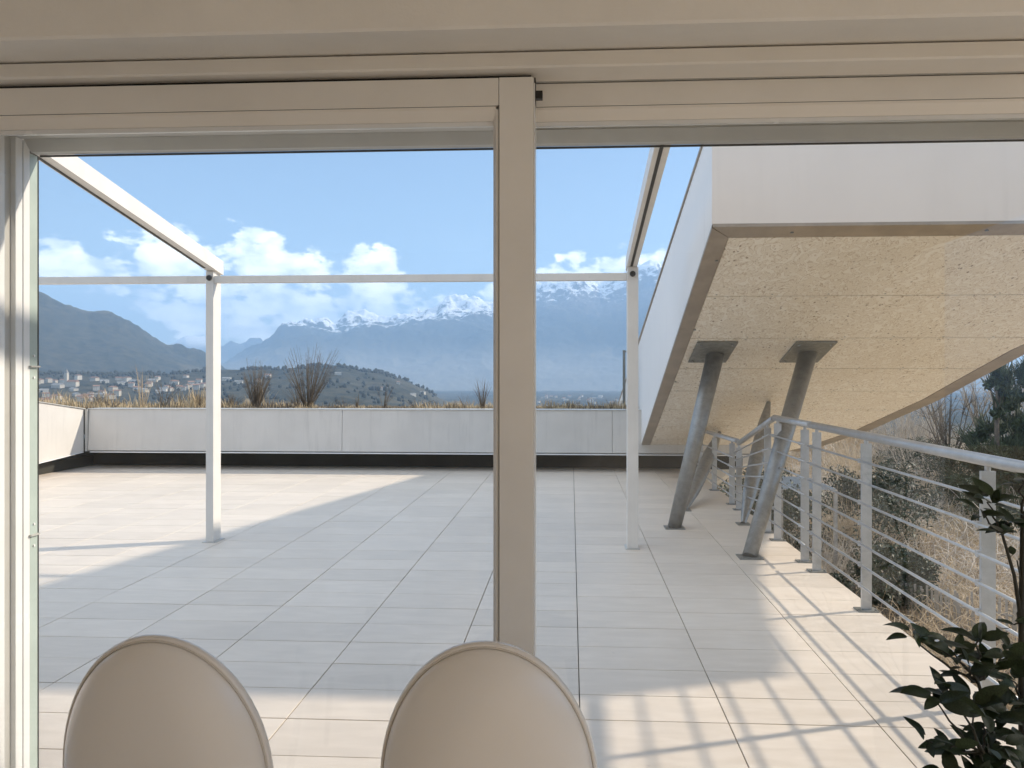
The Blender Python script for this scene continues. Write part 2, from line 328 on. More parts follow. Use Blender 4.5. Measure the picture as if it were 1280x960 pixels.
def build_ground():
    az = np.concatenate([np.radians(np.linspace(-180, -46, 36, endpoint=False)), np.radians(np.linspace(-46, -40, 20, endpoint=False)), np.radians(np.linspace(-40, 34, 860, endpoint=False)), np.radians(np.linspace(34, 46, 40, endpoint=False)), np.radians(np.linspace(46, 180, 37))])
    rr = np.concatenate([np.geomspace(1.5, 900, 62, endpoint=False), np.linspace(900, 2400, 90, endpoint=False), np.linspace(2400, 6000, 90, endpoint=False), np.linspace(6000, 10200, 150, endpoint=False), np.linspace(10200, 15600, 36)])
    A, Rr = np.meshgrid(az, rr); Hh = heights(A, Rr)
    v = np.stack([Rr*np.sin(A), Rr*np.cos(A), Hh], -1).reshape(-1, 3)
    n, m = A.shape; i = np.arange((n-1))[:, None]*m+np.arange(m-1)[None, :]; i = i.ravel()
    f = np.stack([i, i+1, i+m+1, i+m], -1)[:, ::-1]
    o = np_mesh('ground', v, f, 'terrain', smooth=True); struct(o)
    pxx = 662.5+951*np.tan(np.clip(A+TH, -1.2, 1.2)); e = np.maximum((471-prof(pxx, RANGE))/951*9600*np.cos(np.clip(A+TH, -1.2, 1.2)), 150)
    rel = np.where((Rr > 6300) & (Rr < 12500), Hh/e, 0)*np.where(pxx < 405, np.clip((pxx-330)/75, 0, 1)*.15+.80, 1)
    rel = np.where((Rr > 12000) & (pxx < 268), .98, rel)
    at = o.data.attributes.new('crest_rel', 'FLOAT', 'POINT'); at.data.foreach_set('value', rel.ravel().astype(np.float32)); return o
build_ground()
def gz(x, y):
    a = np.array([math.atan2(x, y)]); r = np.array([math.hypot(x, y)]); return float(heights(a, r)[0])
def at_px(px, Y):  # world x on the vertical plane at distance Y
    return Y*math.tan(math.atan((px-662.5)/951)-TH)
haze = obj('haze', bx(-17000, 17000, -17000, 17000, -190, 1600), None); tag(haze, kind='stuff')
hm = bpy.data.materials.new('haze_air'); hm.use_nodes = True; t = NT(hm.node_tree); t.n.remove(t.n['Principled BSDF'])
pv = t.new('ShaderNodeVolumePrincipled'); pv.inputs['Color'].default_value = (.44, .68, 1, 1); pv.inputs['Density'].default_value = 1.35e-4; pv.inputs['Anisotropy'].default_value = .0
t.put(t.n['Material Output'].inputs['Volume'], pv.outputs[0]); haze.data.materials.append(hm)

# ------------------------------------------------------------------ terrace floor
XL, XR, Y0, Y1 = -8.0, 1.83, 2.38, 11.86
slab = struct(obj('terrace_floor', bx(XL, XR-.012, 2.34, Y1, -.34, -.012), 'grout'))
tile_me = {}
def tile_mesh(w, d):
    k = (round(w, 3), round(d, 3))
    if k not in tile_me:
        bm = bx(-w/2, w/2, -d/2, d/2, -.02, 0, 0); bmesh.ops.bevel(bm, geom=[e for e in bm.edges if all(v.co.z > -.001 for v in e.verts)], offset=.0012, segments=1, affect='EDGES')
        me = bpy.data.meshes.new('tile'); bm.to_mesh(me); bm.free(); me.materials.append(MATS['porcelain_tile']); tile_me[k] = me
    return tile_me[k]
random.seed(4)
tiles = []
xs = [.036+.6*k for k in range(-14, 3)]
for x0 in xs:
    xa, xb = max(x0, XL), min(x0+.6, XR)
    if xb-xa < .02: continue
    ys = [Y0]+[2.76+.3*k for k in range(0, 31)]+[Y1]
    if x0 > 0: ys = [Y0, 3.115]+[3.36+.3*k for k in range(0, 29)]+[Y1]
    for ya, yb in zip(ys, ys[1:]):
        if yb-ya > .02: tiles.append((xa, xb, ya, min(yb, Y1)))
def tvis(tl):
    xa, xb, ya, yb = tl; xm, ym = (xa+xb)/2, (ya+yb)/2; u = 662.5+951*math.tan(math.atan2(xm, ym)+TH); py = 471+1.4*951/ym
    return 20 < u < 1180 and py < 985
g = .0048
tiles.sort(key=lambda q: (not tvis(q), q[2]))
rest = bmesh.new()
for i, (xa, xb, ya, yb) in enumerate(tiles):
    w, d = xb-xa-g, yb-ya-g
    if i < 300 and tvis((xa, xb, ya, yb)):
        o = bpy.data.objects.new('tile', tile_mesh(w, d)); C.objects.link(o); o.parent = slab
        o.location = ((xa+xb)/2, (ya+yb)/2, random.uniform(-.0006, .0006)); o.rotation_euler = (random.gauss(0, .0007), random.gauss(0, .0007), 0)
    else:
        bx((xa+xb)/2-w/2, (xa+xb)/2+w/2, (ya+yb)/2-d/2, (ya+yb)/2+d/2, -.02, random.uniform(-.0006, .0006), 0, rest)
o = obj('far_tile', rest, 'porcelain_tile', slab); tag(o, kind='stuff')
struct(obj('building_wall', bx(XL, XR-.05, 2.34, Y1+1.8, -6.5, -.345), 'plaster'))
# interior floor and the room's ceiling beam
struct(obj('interior_floor', bx(-3.4, 3.4, -3.2, 2.335, -.3, -.004), 'parquet'))
struct(obj('threshold', bx(-3.4, 3.4, 2.02, 2.33, 0, .012, .003), 'grey_alu'))
struct(obj('ceiling', bx(-3.4, 3.4, -3.2, 1.9, 2.62, 2.8), 'plaster'))
struct(obj('room_wall', bx(-3.6, 3.6, -3.45, -3.2, -.2, 2.8), 'plaster')); struct(obj('room_wall', bx(-3.6, -3.4, -3.2, 2.0, -.2, 2.8), 'plaster'))
struct(obj('ceiling_beam', profile_x([(1.80, 2.90), (1.80, 2.236), (1.806, 2.230), (2.03, 2.274), (2.33, 2.285), (2.33, 2.90)], -3.4, 3.4), 'plaster'))
struct(obj('door_lintel', profile_x([(2.031, 2.268), (2.031, 2.232), (2.036, 2.2275), (2.13, 2.2275), (2.13, 2.268)], -3.4, 3.4), 'cream_frame'))
struct(obj('facade_wall', bx(-3.6, 3.6, 2.341, 2.42, 2.30, 3.4), 'parapet_white'))
# ------------------------------------------------------------------ outer window frame
wf = thing('window_frame', 'cream and grey aluminium track frame around both glass door panels, under the ceiling beam', 'window frame', (0, 2.3, 0))
wf.location = (0, 0, 0)
def part(name, bm, m, parent, smooth=False): return obj(name, bm, m, parent, smooth)
part('track_lip', bx(-3.4, 3.4, 2.131, 2.140, 2.236, 2.247, .002), 'cream_bright', wf)
part('upper_track', profile_x([(2.131, 2.228), (2.2, 2.228), (2.2, 2.233), (2.205, 2.284), (2.131, 2.284)], -3.4, 3.4), 'grey_alu', wf)
part('head_recess', profile_x([(2.222, 2.215), (2.222, 2.135), (2.262, 2.135), (2.262, 2.215)], -3.4, -.14), 'grey_alu', wf)
for zz, hh in ((2.152, .004), (2.142, .003)):
    part('track_rib', bx(-3.4, -.14, 2.214, 2.2215, zz, zz+hh), 'dark_rubber' if hh < .004 else 'white_alu', wf)
part('head_profile', profile_x([(2.262, 2.240), (2.262, 2.1435), (2.268, 2.1405), (2.268, 2.136), (2.30, 2.105), (2.33, 2.105), (2.33, 2.240)], -1.6935, 3.4), 'grey_alu', wf)
part('head_gasket', bx(-1.687, 3.4, 2.3305, 2.336, 2.099, 2.1045), 'dark_rubber', wf)
# left jamb profiles
part('jamb_profile', bx(-1.80, -1.700, 2.066, 2.128, 0, 2.235, .004), 'white_alu', wf)
part('jamb_profile', bx(-1.80, -1.690, 2.160, 2.186, 0, 2.2, .004), 'white_alu', wf)
part('jamb_channel', bx(-1.80, -1.708, 2.1862, 2.232, 0, 2.16), 'grey_alu', wf)
part('jamb_profile', bx(-1.80, -1.692, 2.2322, 2.262, 0, 2.134, .003), 'white_alu', wf)
part('jamb_profile', bx(-1.80, -1.6935, 2.268, 2.296, 0, 2.134, .002), 'white_alu', wf)
part('glass_edge_strip', bx(-1.78, -1.694, 2.2965, 2.330, 0, 2.10), 'glass_edge', wf)
part('jamb_gasket', bx(-1.72, -1.6925, 2.3305, 2.3345, 0, 2.10), 'dark_rubber', wf)
for zz in (.9, 1.43):
    part('jamb_clip', bx(-1.6945, -1.684, 2.29, 2.330, zz, zz+.005), 'grey_alu', wf)
    for dz in (-.032, .036): part('screw', tube((-1.694, 2.312, zz+dz), (-1.690, 2.312, zz+dz), .004, n=8), 'white_alu', wf)
# ------------------------------------------------------------------ sliding sash (left) and fixed panel (right)
def glazed(name, label, xa, xb, yf, ztop, zb, st, rl, colr, bevel_left=True, bottom=.12):
    s = thing(name, label, 'glass door', ((xa+xb)/2, 0, 0)); s.location = (0, 0, 0)
    yb = yf+.066
    # stiles (full height) and rails between, mitred look: rails butt between the stiles
    part('stile', bx(xb-st+.018, xb, yf, yb, .014, ztop, .002), 'cream_frame', s)
    part('stile', bx(xa, xa+st-.018, yf, yb, .014, ztop, .002), 'cream_frame', s)
    part('top_rail', bx(xa+st-.0168, xb-st+.0168, yf+.0008, yb, ztop-rl+.05, ztop-.0008, .0015), 'cream_frame', s)
    part('bottom_rail', bx(xa+st-.0185, xb-st+.0185, yf+.0008, yb, .014, bottom, .0015), 'cream_frame', s)
    # glazing beads, a ring of sloped strips behind a dark gasket line
    i0, i1, j0, j1 = xa+st-.018, xb-st+.018, bottom, ztop-rl+.05
    for nm, pts, ax in (('bead', [(yf+.004, j1), (yf+.004, j1-.009), (yf+.026, j1-.034), (yf+.03, j1-.034), (yf+.03, j1)], 0), ('bead', [(yf+.004, j0), (yf+.03, j0), (yf+.03, j0+.026), (yf+.026, j0+.026), (yf+.004, j0+.009)], 0)):
        part(nm, profile_x(pts, i0+.002, i1-.002), 'cream_bright', s)
    part('bead_lip', bx(i0+.002, i1-.002, yf+.031, yf+.042, j1-.046, j1-.034), 'white_alu', s)
    for sg, xe in ((1, i0), (-1, i1)):
        part('bead', profile_z([(xe+sg*.0005, yf+.004), (xe+sg*.008, yf+.004), (xe+sg*.018, yf+.026), (xe+sg*.018, yf+.03), (xe+sg*.0005, yf+.03)], j0+.002, j1-.002), 'cream_frame', s)
    part('gasket', bx(i0, i1, yf+.0035, yf+.012, j1-.0012, j1+.0006), 'dark_rubber', s)
    part('gasket', bx(i1-.0008, i1+.0006, yf-.0006, yf+.004, j0, j1), 'dark_rubber', s)
    part('glass_pane', bx(i0+.01, i1-.01, yf+.0315, yf+.0355, j0+.01, j1-.03), 'pane_glass', s)
    return s
lf = glazed('sliding_door', 'large glass sliding door with cream frame, the nearer left one with a wide right stile', -1.86, -.102, 2.06, 2.214, .014, .112, .126, 'cream')
part('edge_seal', bx(-.1015, -.0985, 2.068, 2.12, .02, 2.2), 'white_alu', lf)
part('latch_stop', bx(-.098, -.078, 2.075, 2.095, 2.160, 2.182, .002), 'black_plastic', lf)
part('brush_seal', bx(-.1005, -.097, 2.07, 2.11, 2.15, 2.215), 'black_plastic', lf)
part('top_brush', bx(-1.85, -.11, 2.085, 2.11, 2.2145, 2.2272), 'black_plastic', lf)
rf = glazed('fixed_door_panel', 'fixed glass panel behind the sliding door, right half of the opening', -.20, 3.3, 2.142, 2.2265, .014, .10, .115, 'cream')
# ------------------------------------------------------------------ pergola
pg = thing('pergola_frame', 'white steel pergola frame of two posts and three beams standing on the terrace', 'pergola', (-1.26, 6.3, 0))
pg.location = (0, 0, 0)
part('post', bx(-3.083, -3.018, 6.27, 6.41, .006, 2.292, .003), 'white_steel', pg)
part('post', bx(.457, .545, 6.215, 6.335, .006, 2.292, .003), 'white_steel', pg)
for x, y in ((-3.05, 6.335), (.50, 6.27)):
    part('foot_plate', bx(x-.06, x+.055, y-.08, y+.10, 0.0005, .006), 'grey_alu', pg)
    part('bolt_cap', tube((x-.002, y-.066, 2.235), (x-.002, y-.08, 2.235), .024, .022, 20), 'black_plastic', pg)
def beam(xa, xb, y0, z0, y1, z1, h, m='white_steel', name='rafter_beam'):
    return part(name, poly_prism([(xa, y0, z0), (xa, y1, z1), (xa, y1, z1+h), (xa, y0, z0+h)], (xb-xa, 0, 0)), m, pg)
beam(-3.083, -2.99, 6.40, 2.276, 2.425, 2.9788, .115)
beam(.45, .535, 6.33, 2.276, 2.425, 2.9314, .105)
for xa in (-3.07, .478):   # dark guide groove under each rafter
    z_, q0 = (.1768, .2) if xa < 0 else (.1678, .13)
    part('guide_groove', poly_prism([(xa, 6.2, 2.276+q0*z_-.004), (xa, 2.75, 2.276+(q0+3.45)*z_-.004), (xa, 2.75, 2.276+(q0+3.45)*z_-.0005), (xa, 6.2, 2.276+q0*z_-.0005)], (.02, 0, 0)), 'dark_rubber', pg)
part('cross_beam', bx(-8.2, -3.085, 6.30, 6.36, 2.198, 2.257, .002), 'white_steel', pg)
part('cross_beam', bx(-3.0165, .4555, 6.28, 6.34, 2.195, 2.254, .002), 'white_steel', pg)
# ------------------------------------------------------------------ parapets
pw = thing('parapet_wall', 'long white panel parapet across the far end of the terrace with a dark recess below', 'wall', (-3, 11.2, 0)); pw.location = (0, 0, 0)
xp = [-7.34, -3.42, .60, 2.6]
for a, b in zip(xp, xp[1:]):
    part('panel', profile_x([(11.22, .905), (11.19, .285), (11.24, .268), (11.42, .268), (11.46, .905)], a+.003, b-.003), 'parapet_white', pw)
part('coping', bx(-7.36, 2.6, 11.205, 11.5, .906, .918, .003), 'grey_alu', pw)
part('drip_edge', bx(-7.3, 2.6, 11.17, 11.26, .252, .266, .002), 'white_alu', pw)
part('corner_post', bx(-7.38, -7.345, 11.18, 11.3, .268, .905), 'grey_alu', pw)
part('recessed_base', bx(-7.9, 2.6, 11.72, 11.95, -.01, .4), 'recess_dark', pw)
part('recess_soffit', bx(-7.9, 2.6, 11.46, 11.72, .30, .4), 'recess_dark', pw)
lw = thing('side_parapet', 'white side parapet rising along the left edge of the terrace', 'wall', (-7.7, 9, 0)); lw.location = (0, 0, 0)
part('panel', poly_prism([(-7.40, 11.18, .268), (-7.40, 11.18, .905), (-7.40, 9.6, 1.125), (-7.40, 6.0, 1.22), (-7.40, 6.0, .16), (-7.40, 9.6, .17)], (-.24, 0, 0)), 'parapet_white', lw)
part('coping', poly_prism([(-7.38, 11.2, .907), (-7.38, 9.6, 1.127), (-7.38, 6.0, 1.222), (-7.38, 6.0, 1.234), (-7.38, 9.6, 1.139), (-7.38, 11.2, .919)], (-.29, 0, 0)), 'grey_alu', lw)
part('drip_edge', poly_prism([(-7.38, 11.15, .252), (-7.38, 9.6, .155), (-7.38, 6, .145), (-7.38, 6, .158), (-7.38, 9.6, .168), (-7.38, 11.15, .265)], (-.1, 0, 0)), 'white_alu', lw)
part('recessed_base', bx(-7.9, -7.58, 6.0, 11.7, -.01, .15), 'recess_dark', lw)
# planter behind the parapet
struct(obj('planter_soil', bx(-9.5, 2.6, 11.5, 13.6, .5, .875), 'soil'))
struct(obj('planter_side', bx(-9.6, -7.9, 5, 11.5, .4, .95), 'soil'))
# ------------------------------------------------------------------ inclined stair volume
NB, SL = 2.358, .3048
def pz(y): return NB-SL*(y-4.85)
def xl(y): return .886+.0220*(y-4.85)
def tz(y): return np.interp(y, [4.85, 12.17, 20.5], [3.03, 1.832, .57])
EDGE = [(4.85, 4.78), (5.6, 4.52), (6.4, 4.30), (7.14, 4.17), (8.02, 4.14), (8.8, 4.12), (9.42, 4.03), (10.24, 3.92), (11.22, 3.62), (12.04, 3.2), (13.0, 2.9), (20.5, 2.6)]
def xr(y): return float(np.interp(y, [e[0] for e in EDGE], [e[1] for e in EDGE]))
st = thing('stair_volume', 'huge white inclined stair block with strand board underside, overhanging the right side of the terrace', 'staircase', (3, 8, 0)); st.location = (0, 0, 0)
ysamp = [4.85, 5.6, 6.4, 7.14, 8.02, 8.8, 9.42, 10.24, 11.22, 12.04, 13, 16, 20.5]
# side wall (left), right side wall, front face, top
lx = [(xl(y), y) for y in ysamp]
bm = bmesh.new(); ra = []
for y in ysamp:
    ra.append([bm.verts.new(p) for p in ((xl(y), y, pz(y)+.004), (xl(y), y, float(tz(y))), (xl(y)+.1, y, float(tz(y))), (xl(y)+.1, y, pz(y)+.004))])
for a, b in zip(ra, ra[1:]):
    for k in range(4): bm.faces.new((a[k], a[(k+1) % 4], b[(k+1) % 4], b[k]))
bm.faces.new(ra[0]); bm.faces.new(ra[-1]); bmesh.ops.recalc_face_normals(bm, faces=bm.faces)
part('left_side_wall', bm, 'stair_white', st)
bm = bmesh.new(); ra = []
for y in ysamp:
    X = xr(y); ra.append([bm.verts.new(p) for p in ((X-.1, y, pz(y)+.004), (X-.1, y, float(tz(y))), (X, y, float(tz(y))), (X, y, pz(y)+.004))])
for a, b in zip(ra, ra[1:]):
    for k in range(4): bm.faces.new((a[k], a[(k+1) % 4], b[(k+1) % 4], b[k]))
bm.faces.new(ra[0]); bm.faces.new(ra[-1]); bmesh.ops.recalc_face_normals(bm, faces=bm.faces)
part('right_side_wall', bm, 'stair_white', st)
part('front_wall', bx(xl(4.85)-.001, xr(4.85)+.001, 4.838, 4.8495, pz(4.85)+.004, 3.03), 'stair_cream', st)
# top deck
bm = bmesh.new(); ra = []
for y in ysamp: ra.append([bm.verts.new(p) for p in ((xl(y)+.09, y+.01, float(tz(y))-.25), (xr(y)-.09, y+.01, float(tz(y))-.25))])
for a, b in zip(ra, ra[1:]): bm.faces.new((a[0], a[1], b[1], b[0]))
part('deck', bm, 'plaster', st)
part('coping', poly_prism([(xl(4.85)-.012, 4.84, 3.031), (xl(4.85)+.11, 4.84, 3.031), (xl(20.5)+.11, 20.5, .571), (xl(20.5)-.012, 20.5, .571)][::-1], (0, 0, .02)), 'fascia_metal', st)
# soffit metal border
def offs(pts, d): return pts
BW = .125
def strip(pa, pb, wa, wb, dz=-.02):
    """soffit strip between two (x,y) edge pairs"""
    return poly_prism([(pa[0], pa[1], pz(pa[1])), (pb[0], pb[1], pz(pb[1])), (wb[0], wb[1], pz(wb[1])), (wa[0], wa[1], pz(wa[1]))], (0, 0, dz))
YF = 11.6
part('soffit_border', strip((xl(4.851)+.0, 4.851), (xl(YF), YF), (xl(4.98)+.125, 4.98), (xl(YF)+.125, YF)), 'fascia_metal', st)
part('soffit_border', strip((xl(4.838)+.002, 4.838), (xr(4.851), 4.838), (xl(4.98)+.127, 4.978), (xr(4.98)-.17, 4.978)), 'fascia_metal', st)
bm = bmesh.new(); yy = [4.98]+[y for y in ysamp if 4.98 < y < YF]+[YF]; prev = None
for y in yy:
    o_, i_ = (xr(y), y), (xr(y)-.17, y)
    ring = [bm.verts.new(p) for p in ((o_[0]+.006, y, pz(y)), (i_[0], y, pz(y)), (i_[0], y, pz(y)-.02), (o_[0]+.006, y, pz(y)-.02))]
    if prev:
        for k in range(4): bm.faces.new((prev[k], prev[(k+1) % 4], ring[(k+1) % 4], ring[k]))
    prev = ring
bmesh.ops.recalc_face_normals(bm, faces=bm.faces); part('soffit_border', bm, 'fascia_metal', st)
# soffit boards between joints
J = [4.99, 5.92, 6.83, 7.68, 8.46, 9.24, 10.07, 10.86, YF]
for ya, yb in zip(J, J[1:]):
    ya, yb = ya+.007, yb-.007
    ys_ = [ya]+[y for y in ysamp if ya < y < yb]+[yb]
    ring = [(xl(ya)+.13, ya)]+[(xr(y)-.176, y) for y in ys_]+[(xl(yb)+.13, yb)]
    part('soffit_board', poly_prism([(x, y, pz(y)-.014) for x, y in ring], (0, 0, .016)), 'strand_board', st)
part('soffit_backing', poly_prism([(xl(4.9)+.05, 4.9, pz(4.9)+.006), (xr(4.9)-.12, 4.9, pz(4.9)+.006), (xr(7.14)-.12, 7.14, pz(7.14)+.006), (xr(9.42)-.12, 9.42, pz(9.42)+.006), (xr(11.22)-.12, 11.22, pz(11.22)+.006), (xl(YF)+.05+1.5, YF, pz(YF)+.006), (xl(YF)+.05, YF, pz(YF)+.006)], (0, 0, .02)), 'recess_dark', st)
for (x, y) in ((1.0, 5.3), (1.06, 6.6), (1.1, 8.1), (1.11, 9.6), (1.4, 4.915), (2.6, 4.915), (4.0, 4.915)):
    part('rivet', tube((x, y, pz(y)-.018), (x, y, pz(y)-.026), .011, n=10), 'galv_plate', st)
bm = bmesh.new()
for yj in J[1:-1]:
    for sg in (-1, 1):
        yy_ = yj+sg*.035; x = xl(yy_)+.2
        while x < xr(yy_)-.22: tube((x, yy_, pz(yy_)-.013), (x, yy_, pz(yy_)-.0165), .0075, n=6, bm=bm); x += .42
tag(part('screw_head', bm, 'galv_plate', st), kind='stuff')
nrm = Vector((0, SL, 1)).normalized()
def strut(label, foot, top, rb, rt, px_, spindle=False, name='steel_column'):
    s = thing(name, label, 'column', (0, 0, 0), 'steel columns propping up the stair block'); s.location = (0, 0, 0)
    f = Vector((foot[0], foot[1], .008)); tp = Vector((top[0], top[1], pz(top[1])-.022))
    if not spindle:
        o = part('shaft', tube(f, tp, rb, rt, 32), 'galv', s); smooth_sides(o)
    else:
        bm = bmesh.new(); d = tp-f; q = d.to_track_quat('Z', 'Y'); prev = None; pr_ = [(0, .028), (.08, .05), (.2, .078), (.34, .09), (.5, .092), (.66, .088), (.8, .074), (.92, .048), (1, .03)]
        for u, r_ in pr_:
            ring = [bm.verts.new(f+d*u+q @ Vector((math.cos(a*math.pi/12)*r_*rb, math.sin(a*math.pi/12)*r_*rb, 0))) for a in range(24)]
            if prev:
                for k in range(24): bm.faces.new((prev[k], prev[(k+1) % 24], ring[(k+1) % 24], ring[k]))
            prev = ring
        part('shaft', bm, 'galv', s, True)
    part('foot_plate', bx(foot[0]-.09, foot[0]+.09, foot[1]-.08, foot[1]+.08, .0005, .010) if not spindle else bx(foot[0]-.06, foot[0]+.06, foot[1]-.06, foot[1]+.06, .0005, .010), 'galv_plate', s)
    for sx in (-.075, .075) if not spindle else ():
        part('bolt', tube((foot[0]+sx, foot[1]-.07, .0105), (foot[0]+sx, foot[1]-.07, .022), .011, n=6), 'galv_plate', s)
    if spindle: return s
    x0, x1, y0, y1 = px_
    for bx_ in (x0+.04, x1-.04) if not spindle else ():
        for by_ in (y0+.05, y1-.05): part('bolt', tube((bx_, by_, pz(by_)-.033), (bx_, by_, pz(by_)-.046), .012, n=6), 'galv', s)
    part('head_plate', poly_prism([(x0, y0, pz(y0)-.0205), (x1, y0, pz(y0)-.0205), (x1, y1, pz(y1)-.0205), (x0, y1, pz(y1)-.0205)], nrm*-.012), 'galv_plate', s)
    return s
strut('grey round steel column leaning under the stair block, the left one of the two thick ones', (.954, 7.106), (1.35, 7.2), .062, .082, (1.13, 1.49, 6.89, 7.44))
strut('thick grey round steel column leaning right under the stair block, nearest the handrail', (1.379, 5.974), (2.2, 7.2), .056, .082, (2.0, 2.36, 6.89, 7.44))
strut('slim grey spindle strut with tapered ends, standing just behind the thick column nearest the handrail', (1.63, 7.32), (2.27, 8.9), .85, 1, (2.12, 2.42, 8.75, 9.1), True, 'tapered_strut')
strut('slim grey spindle strut with tapered ends, behind the left thick column', (1.19, 8.05), (2.0, 10.4), .85, 1, (1.85, 2.15, 10.2, 10.6), True, 'tapered_strut')
# ------------------------------------------------------------------ railing panels
def rail_panel(label, posts, ya, yb, xr_=1.765, ztop=lambda y: 1.045, nb=7, first=.153, pitch=.124):
    s = thing('railing', label, 'railing', (xr_, (ya+yb)/2, 0), 'steel railing panels along the right edge of the terrace'); s.location = (0, 0, 0)
    for y in posts:
        zt = ztop(y)
        o = part('post', bx(xr_-.030, xr_+.030, y-.009, y+.009, .008, zt-.045, .002), 'rail_steel', s)
        part('foot_plate', bx(xr_-.06, xr_+.06, y-.045, y+.045, .0005, .008), 'galv_plate', s)
        part('rail_saddle', tube((xr_, y, zt-.045), (xr_, y, zt-.02), .012, n=10), 'rail_steel', s)
        for sx in (-.045, .045): part('bolt', tube((xr_+sx, y-.03, .0085), (xr_+sx, y-.03, .018), .008, n=6), 'galv_plate', s)
    for k in range(nb):
        z = first+pitch*k; r_ = ztop(yb)/ztop(ya)
        o = part('bar', tube((xr_-.040, ya, z), (xr_-.040, yb, z*r_ if r_ < .99 else z), .0072, n=10), 'rail_steel', s); smooth_sides(o)
        for y in posts:
            zz = z+(z*r_-z)*(y-ya)/(yb-ya) if r_ < .99 else z
            part('clip', bx(xr_-.046, xr_-.0305, y-.013, y+.013, zz-.013, zz+.013), 'rail_steel', s)
    o = part('handrail', tube((xr_, ya, ztop(ya)), (xr_, yb, ztop(yb)), .026, n=24), 'rail_steel', s); smooth_sides(o)
    return s
rail_panel('grey steel railing panel with seven bars, the nearest one beside the leafy plant', (2.45, 3.33, 4.66, 5.58), 2.40, 5.66)
rail_panel('grey steel railing panel seen just left of the close pair of posts', (5.86, 6.62), 5.72, 6.72)
dz_ = lambda y: float(np.interp(y, [6.72, 8.12, 11.2], [1.045, .70, .63]))
rail_panel('grey steel railing panel whose handrail slopes down under the stair block', (6.95, 8.12), 6.75, 8.13, ztop=dz_)
rail_panel('low grey steel railing panel furthest away, against the end parapet', (8.47, 9.5, 10.5), 8.2, 11.1, ztop=lambda y: float(np.interp(y, [6.72, 8.12, 11.2], [1.045, .72, .66])), nb=5, first=.12, pitch=.105)
# wire mesh screen standing past the end parapet
ms = thing('mesh_screen', 'narrow wire mesh screen with grey post rising behind the end parapet', 'screen', (1, 13, .9)); ms.location = (0, 0, 0)
for px_, y in ((780, 13.2), (806, 13.2)): part('post', bx(at_px(px_, y)-.022, at_px(px_, y)+.022, y-.02, y+.02, .87, 1.86), 'galv_plate', ms)
part('top_bar', bx(at_px(780, 13.2)+.0225, at_px(806, 13.2)-.0225, 13.185, 13.215, 1.82, 1.85), 'galv_plate', ms)
bm = bmesh.new(); x0, x1 = at_px(780, 13.2)+.023, at_px(806, 13.2)-.023
for k in range(26): bx(x0, x1, 13.198, 13.202, .9+k*.035, .903+k*.035, 0, bm)
for k in range(10): bx(x0+k*(x1-x0)/9-.0015, x0+k*(x1-x0)/9+.0015, 13.193, 13.197, .88, 1.82, 0, bm)
part('wire_mesh', bm, 'wire', ms)
# ------------------------------------------------------------------ chairs
def make_chair(loc, label):
    s = thing('dining_chair', label, 'chair', loc, 'cream dining chairs with rounded backs')
    def disc(prof_, zc, a, bt, bb, n=64, closed=False):
        bm = bmesh.new(); prev = None; first = None
        for r, y in prof_:
            ring = []
            for k in range(n):
                ph = 2*math.pi*k/n; x = a*r*math.cos(ph); z = zc+(bt if math.sin(ph) > 0 else bb)*r*math.sin(ph)
                ring.append(bm.verts.new((x, y+.5*x*x+.10*(z-zc)*-1, z)))
            if prev:
                for k in range(n): bm.faces.new((prev[k], prev[(k+1) % n], ring[(k+1) % n], ring[k]))
            else: first = ring
            prev = ring
        if not closed:
            bm.faces.new(first); bm.faces.new(list(reversed(prev)))
        else:
            for k in range(n): bm.faces.new((prev[k], prev[(k+1) % n], first[(k+1) % n], first[k]))
        bmesh.ops.recalc_face_normals(bm, faces=bm.faces); return bm
    A, BT, BB, ZC = .197, .282, .24, .66
    pad = [(r_, .003-.052*(1-(r_/.966)**3.0)**.60) for r_ in (.02, .25, .45, .6, .7, .78, .84, .88, .91, .93, .945, .955, .962, .9655)]+[(.966, .014)]
    obj('back_pad', disc(pad, ZC, A, BT, BB), 'chair_leather', s, True)
    shell = [(.955, .010), (.970, .004), (.980, .0005), (.992, .002), (1.0, .008), (1.0, .014), (.992, .018), (.97, .020), (.8, .022), (.4, .024), (.02, .024)]
    obj('backrest_shell', disc(shell, ZC, A, BT, BB), 'chair_leather', s, True)
    pip = [(.9725+.0075*math.cos(q), .0015+.0026*math.sin(q)) for q in [i*math.pi/4 for i in range(8)]]
    obj('piping', disc(pip, ZC, A, BT, BB, closed=True), 'chair_piping', s, True)
    bm = bmesh.new(); prev = None
    for r, z in ((.02, .485), (.6, .485), (.9, .478), (1, .458), (1, .44), (.93, .425), (.02, .42)):
        ring = [bm.verts.new((.215*r*math.cos(k*math.pi/24), .235+.21*r*math.sin(k*math.pi/24), z)) for k in range(48)]
        if prev:
            for k in range(48): bm.faces.new((prev[k], prev[(k+1) % 48], ring[(k+1) % 48], ring[k]))
        prev = ring
    obj('seat', bm, 'chair_leather', s, True)
    for sx in (-1, 1):
        for y0, y1 in ((.08, .02), (.39, .44)):
            smooth_sides(obj('leg', tube((sx*.14, y0, .425), (sx*.19, y1, .004), .014, .010, 14), 'chair_metal', s))
    smooth_sides(obj('back_support', tube((0, .10, .43), (0, .075, .55), .025, .02, 14), 'chair_metal', s))
    return s
make_chair((-.738, 1.33, 0), 'cream leather chair with oval back, the left one, standing alone before the left glass')
make_chair((-.148, 1.33, 0), 'cream leather chair with oval back, standing in front of the wide door stile')
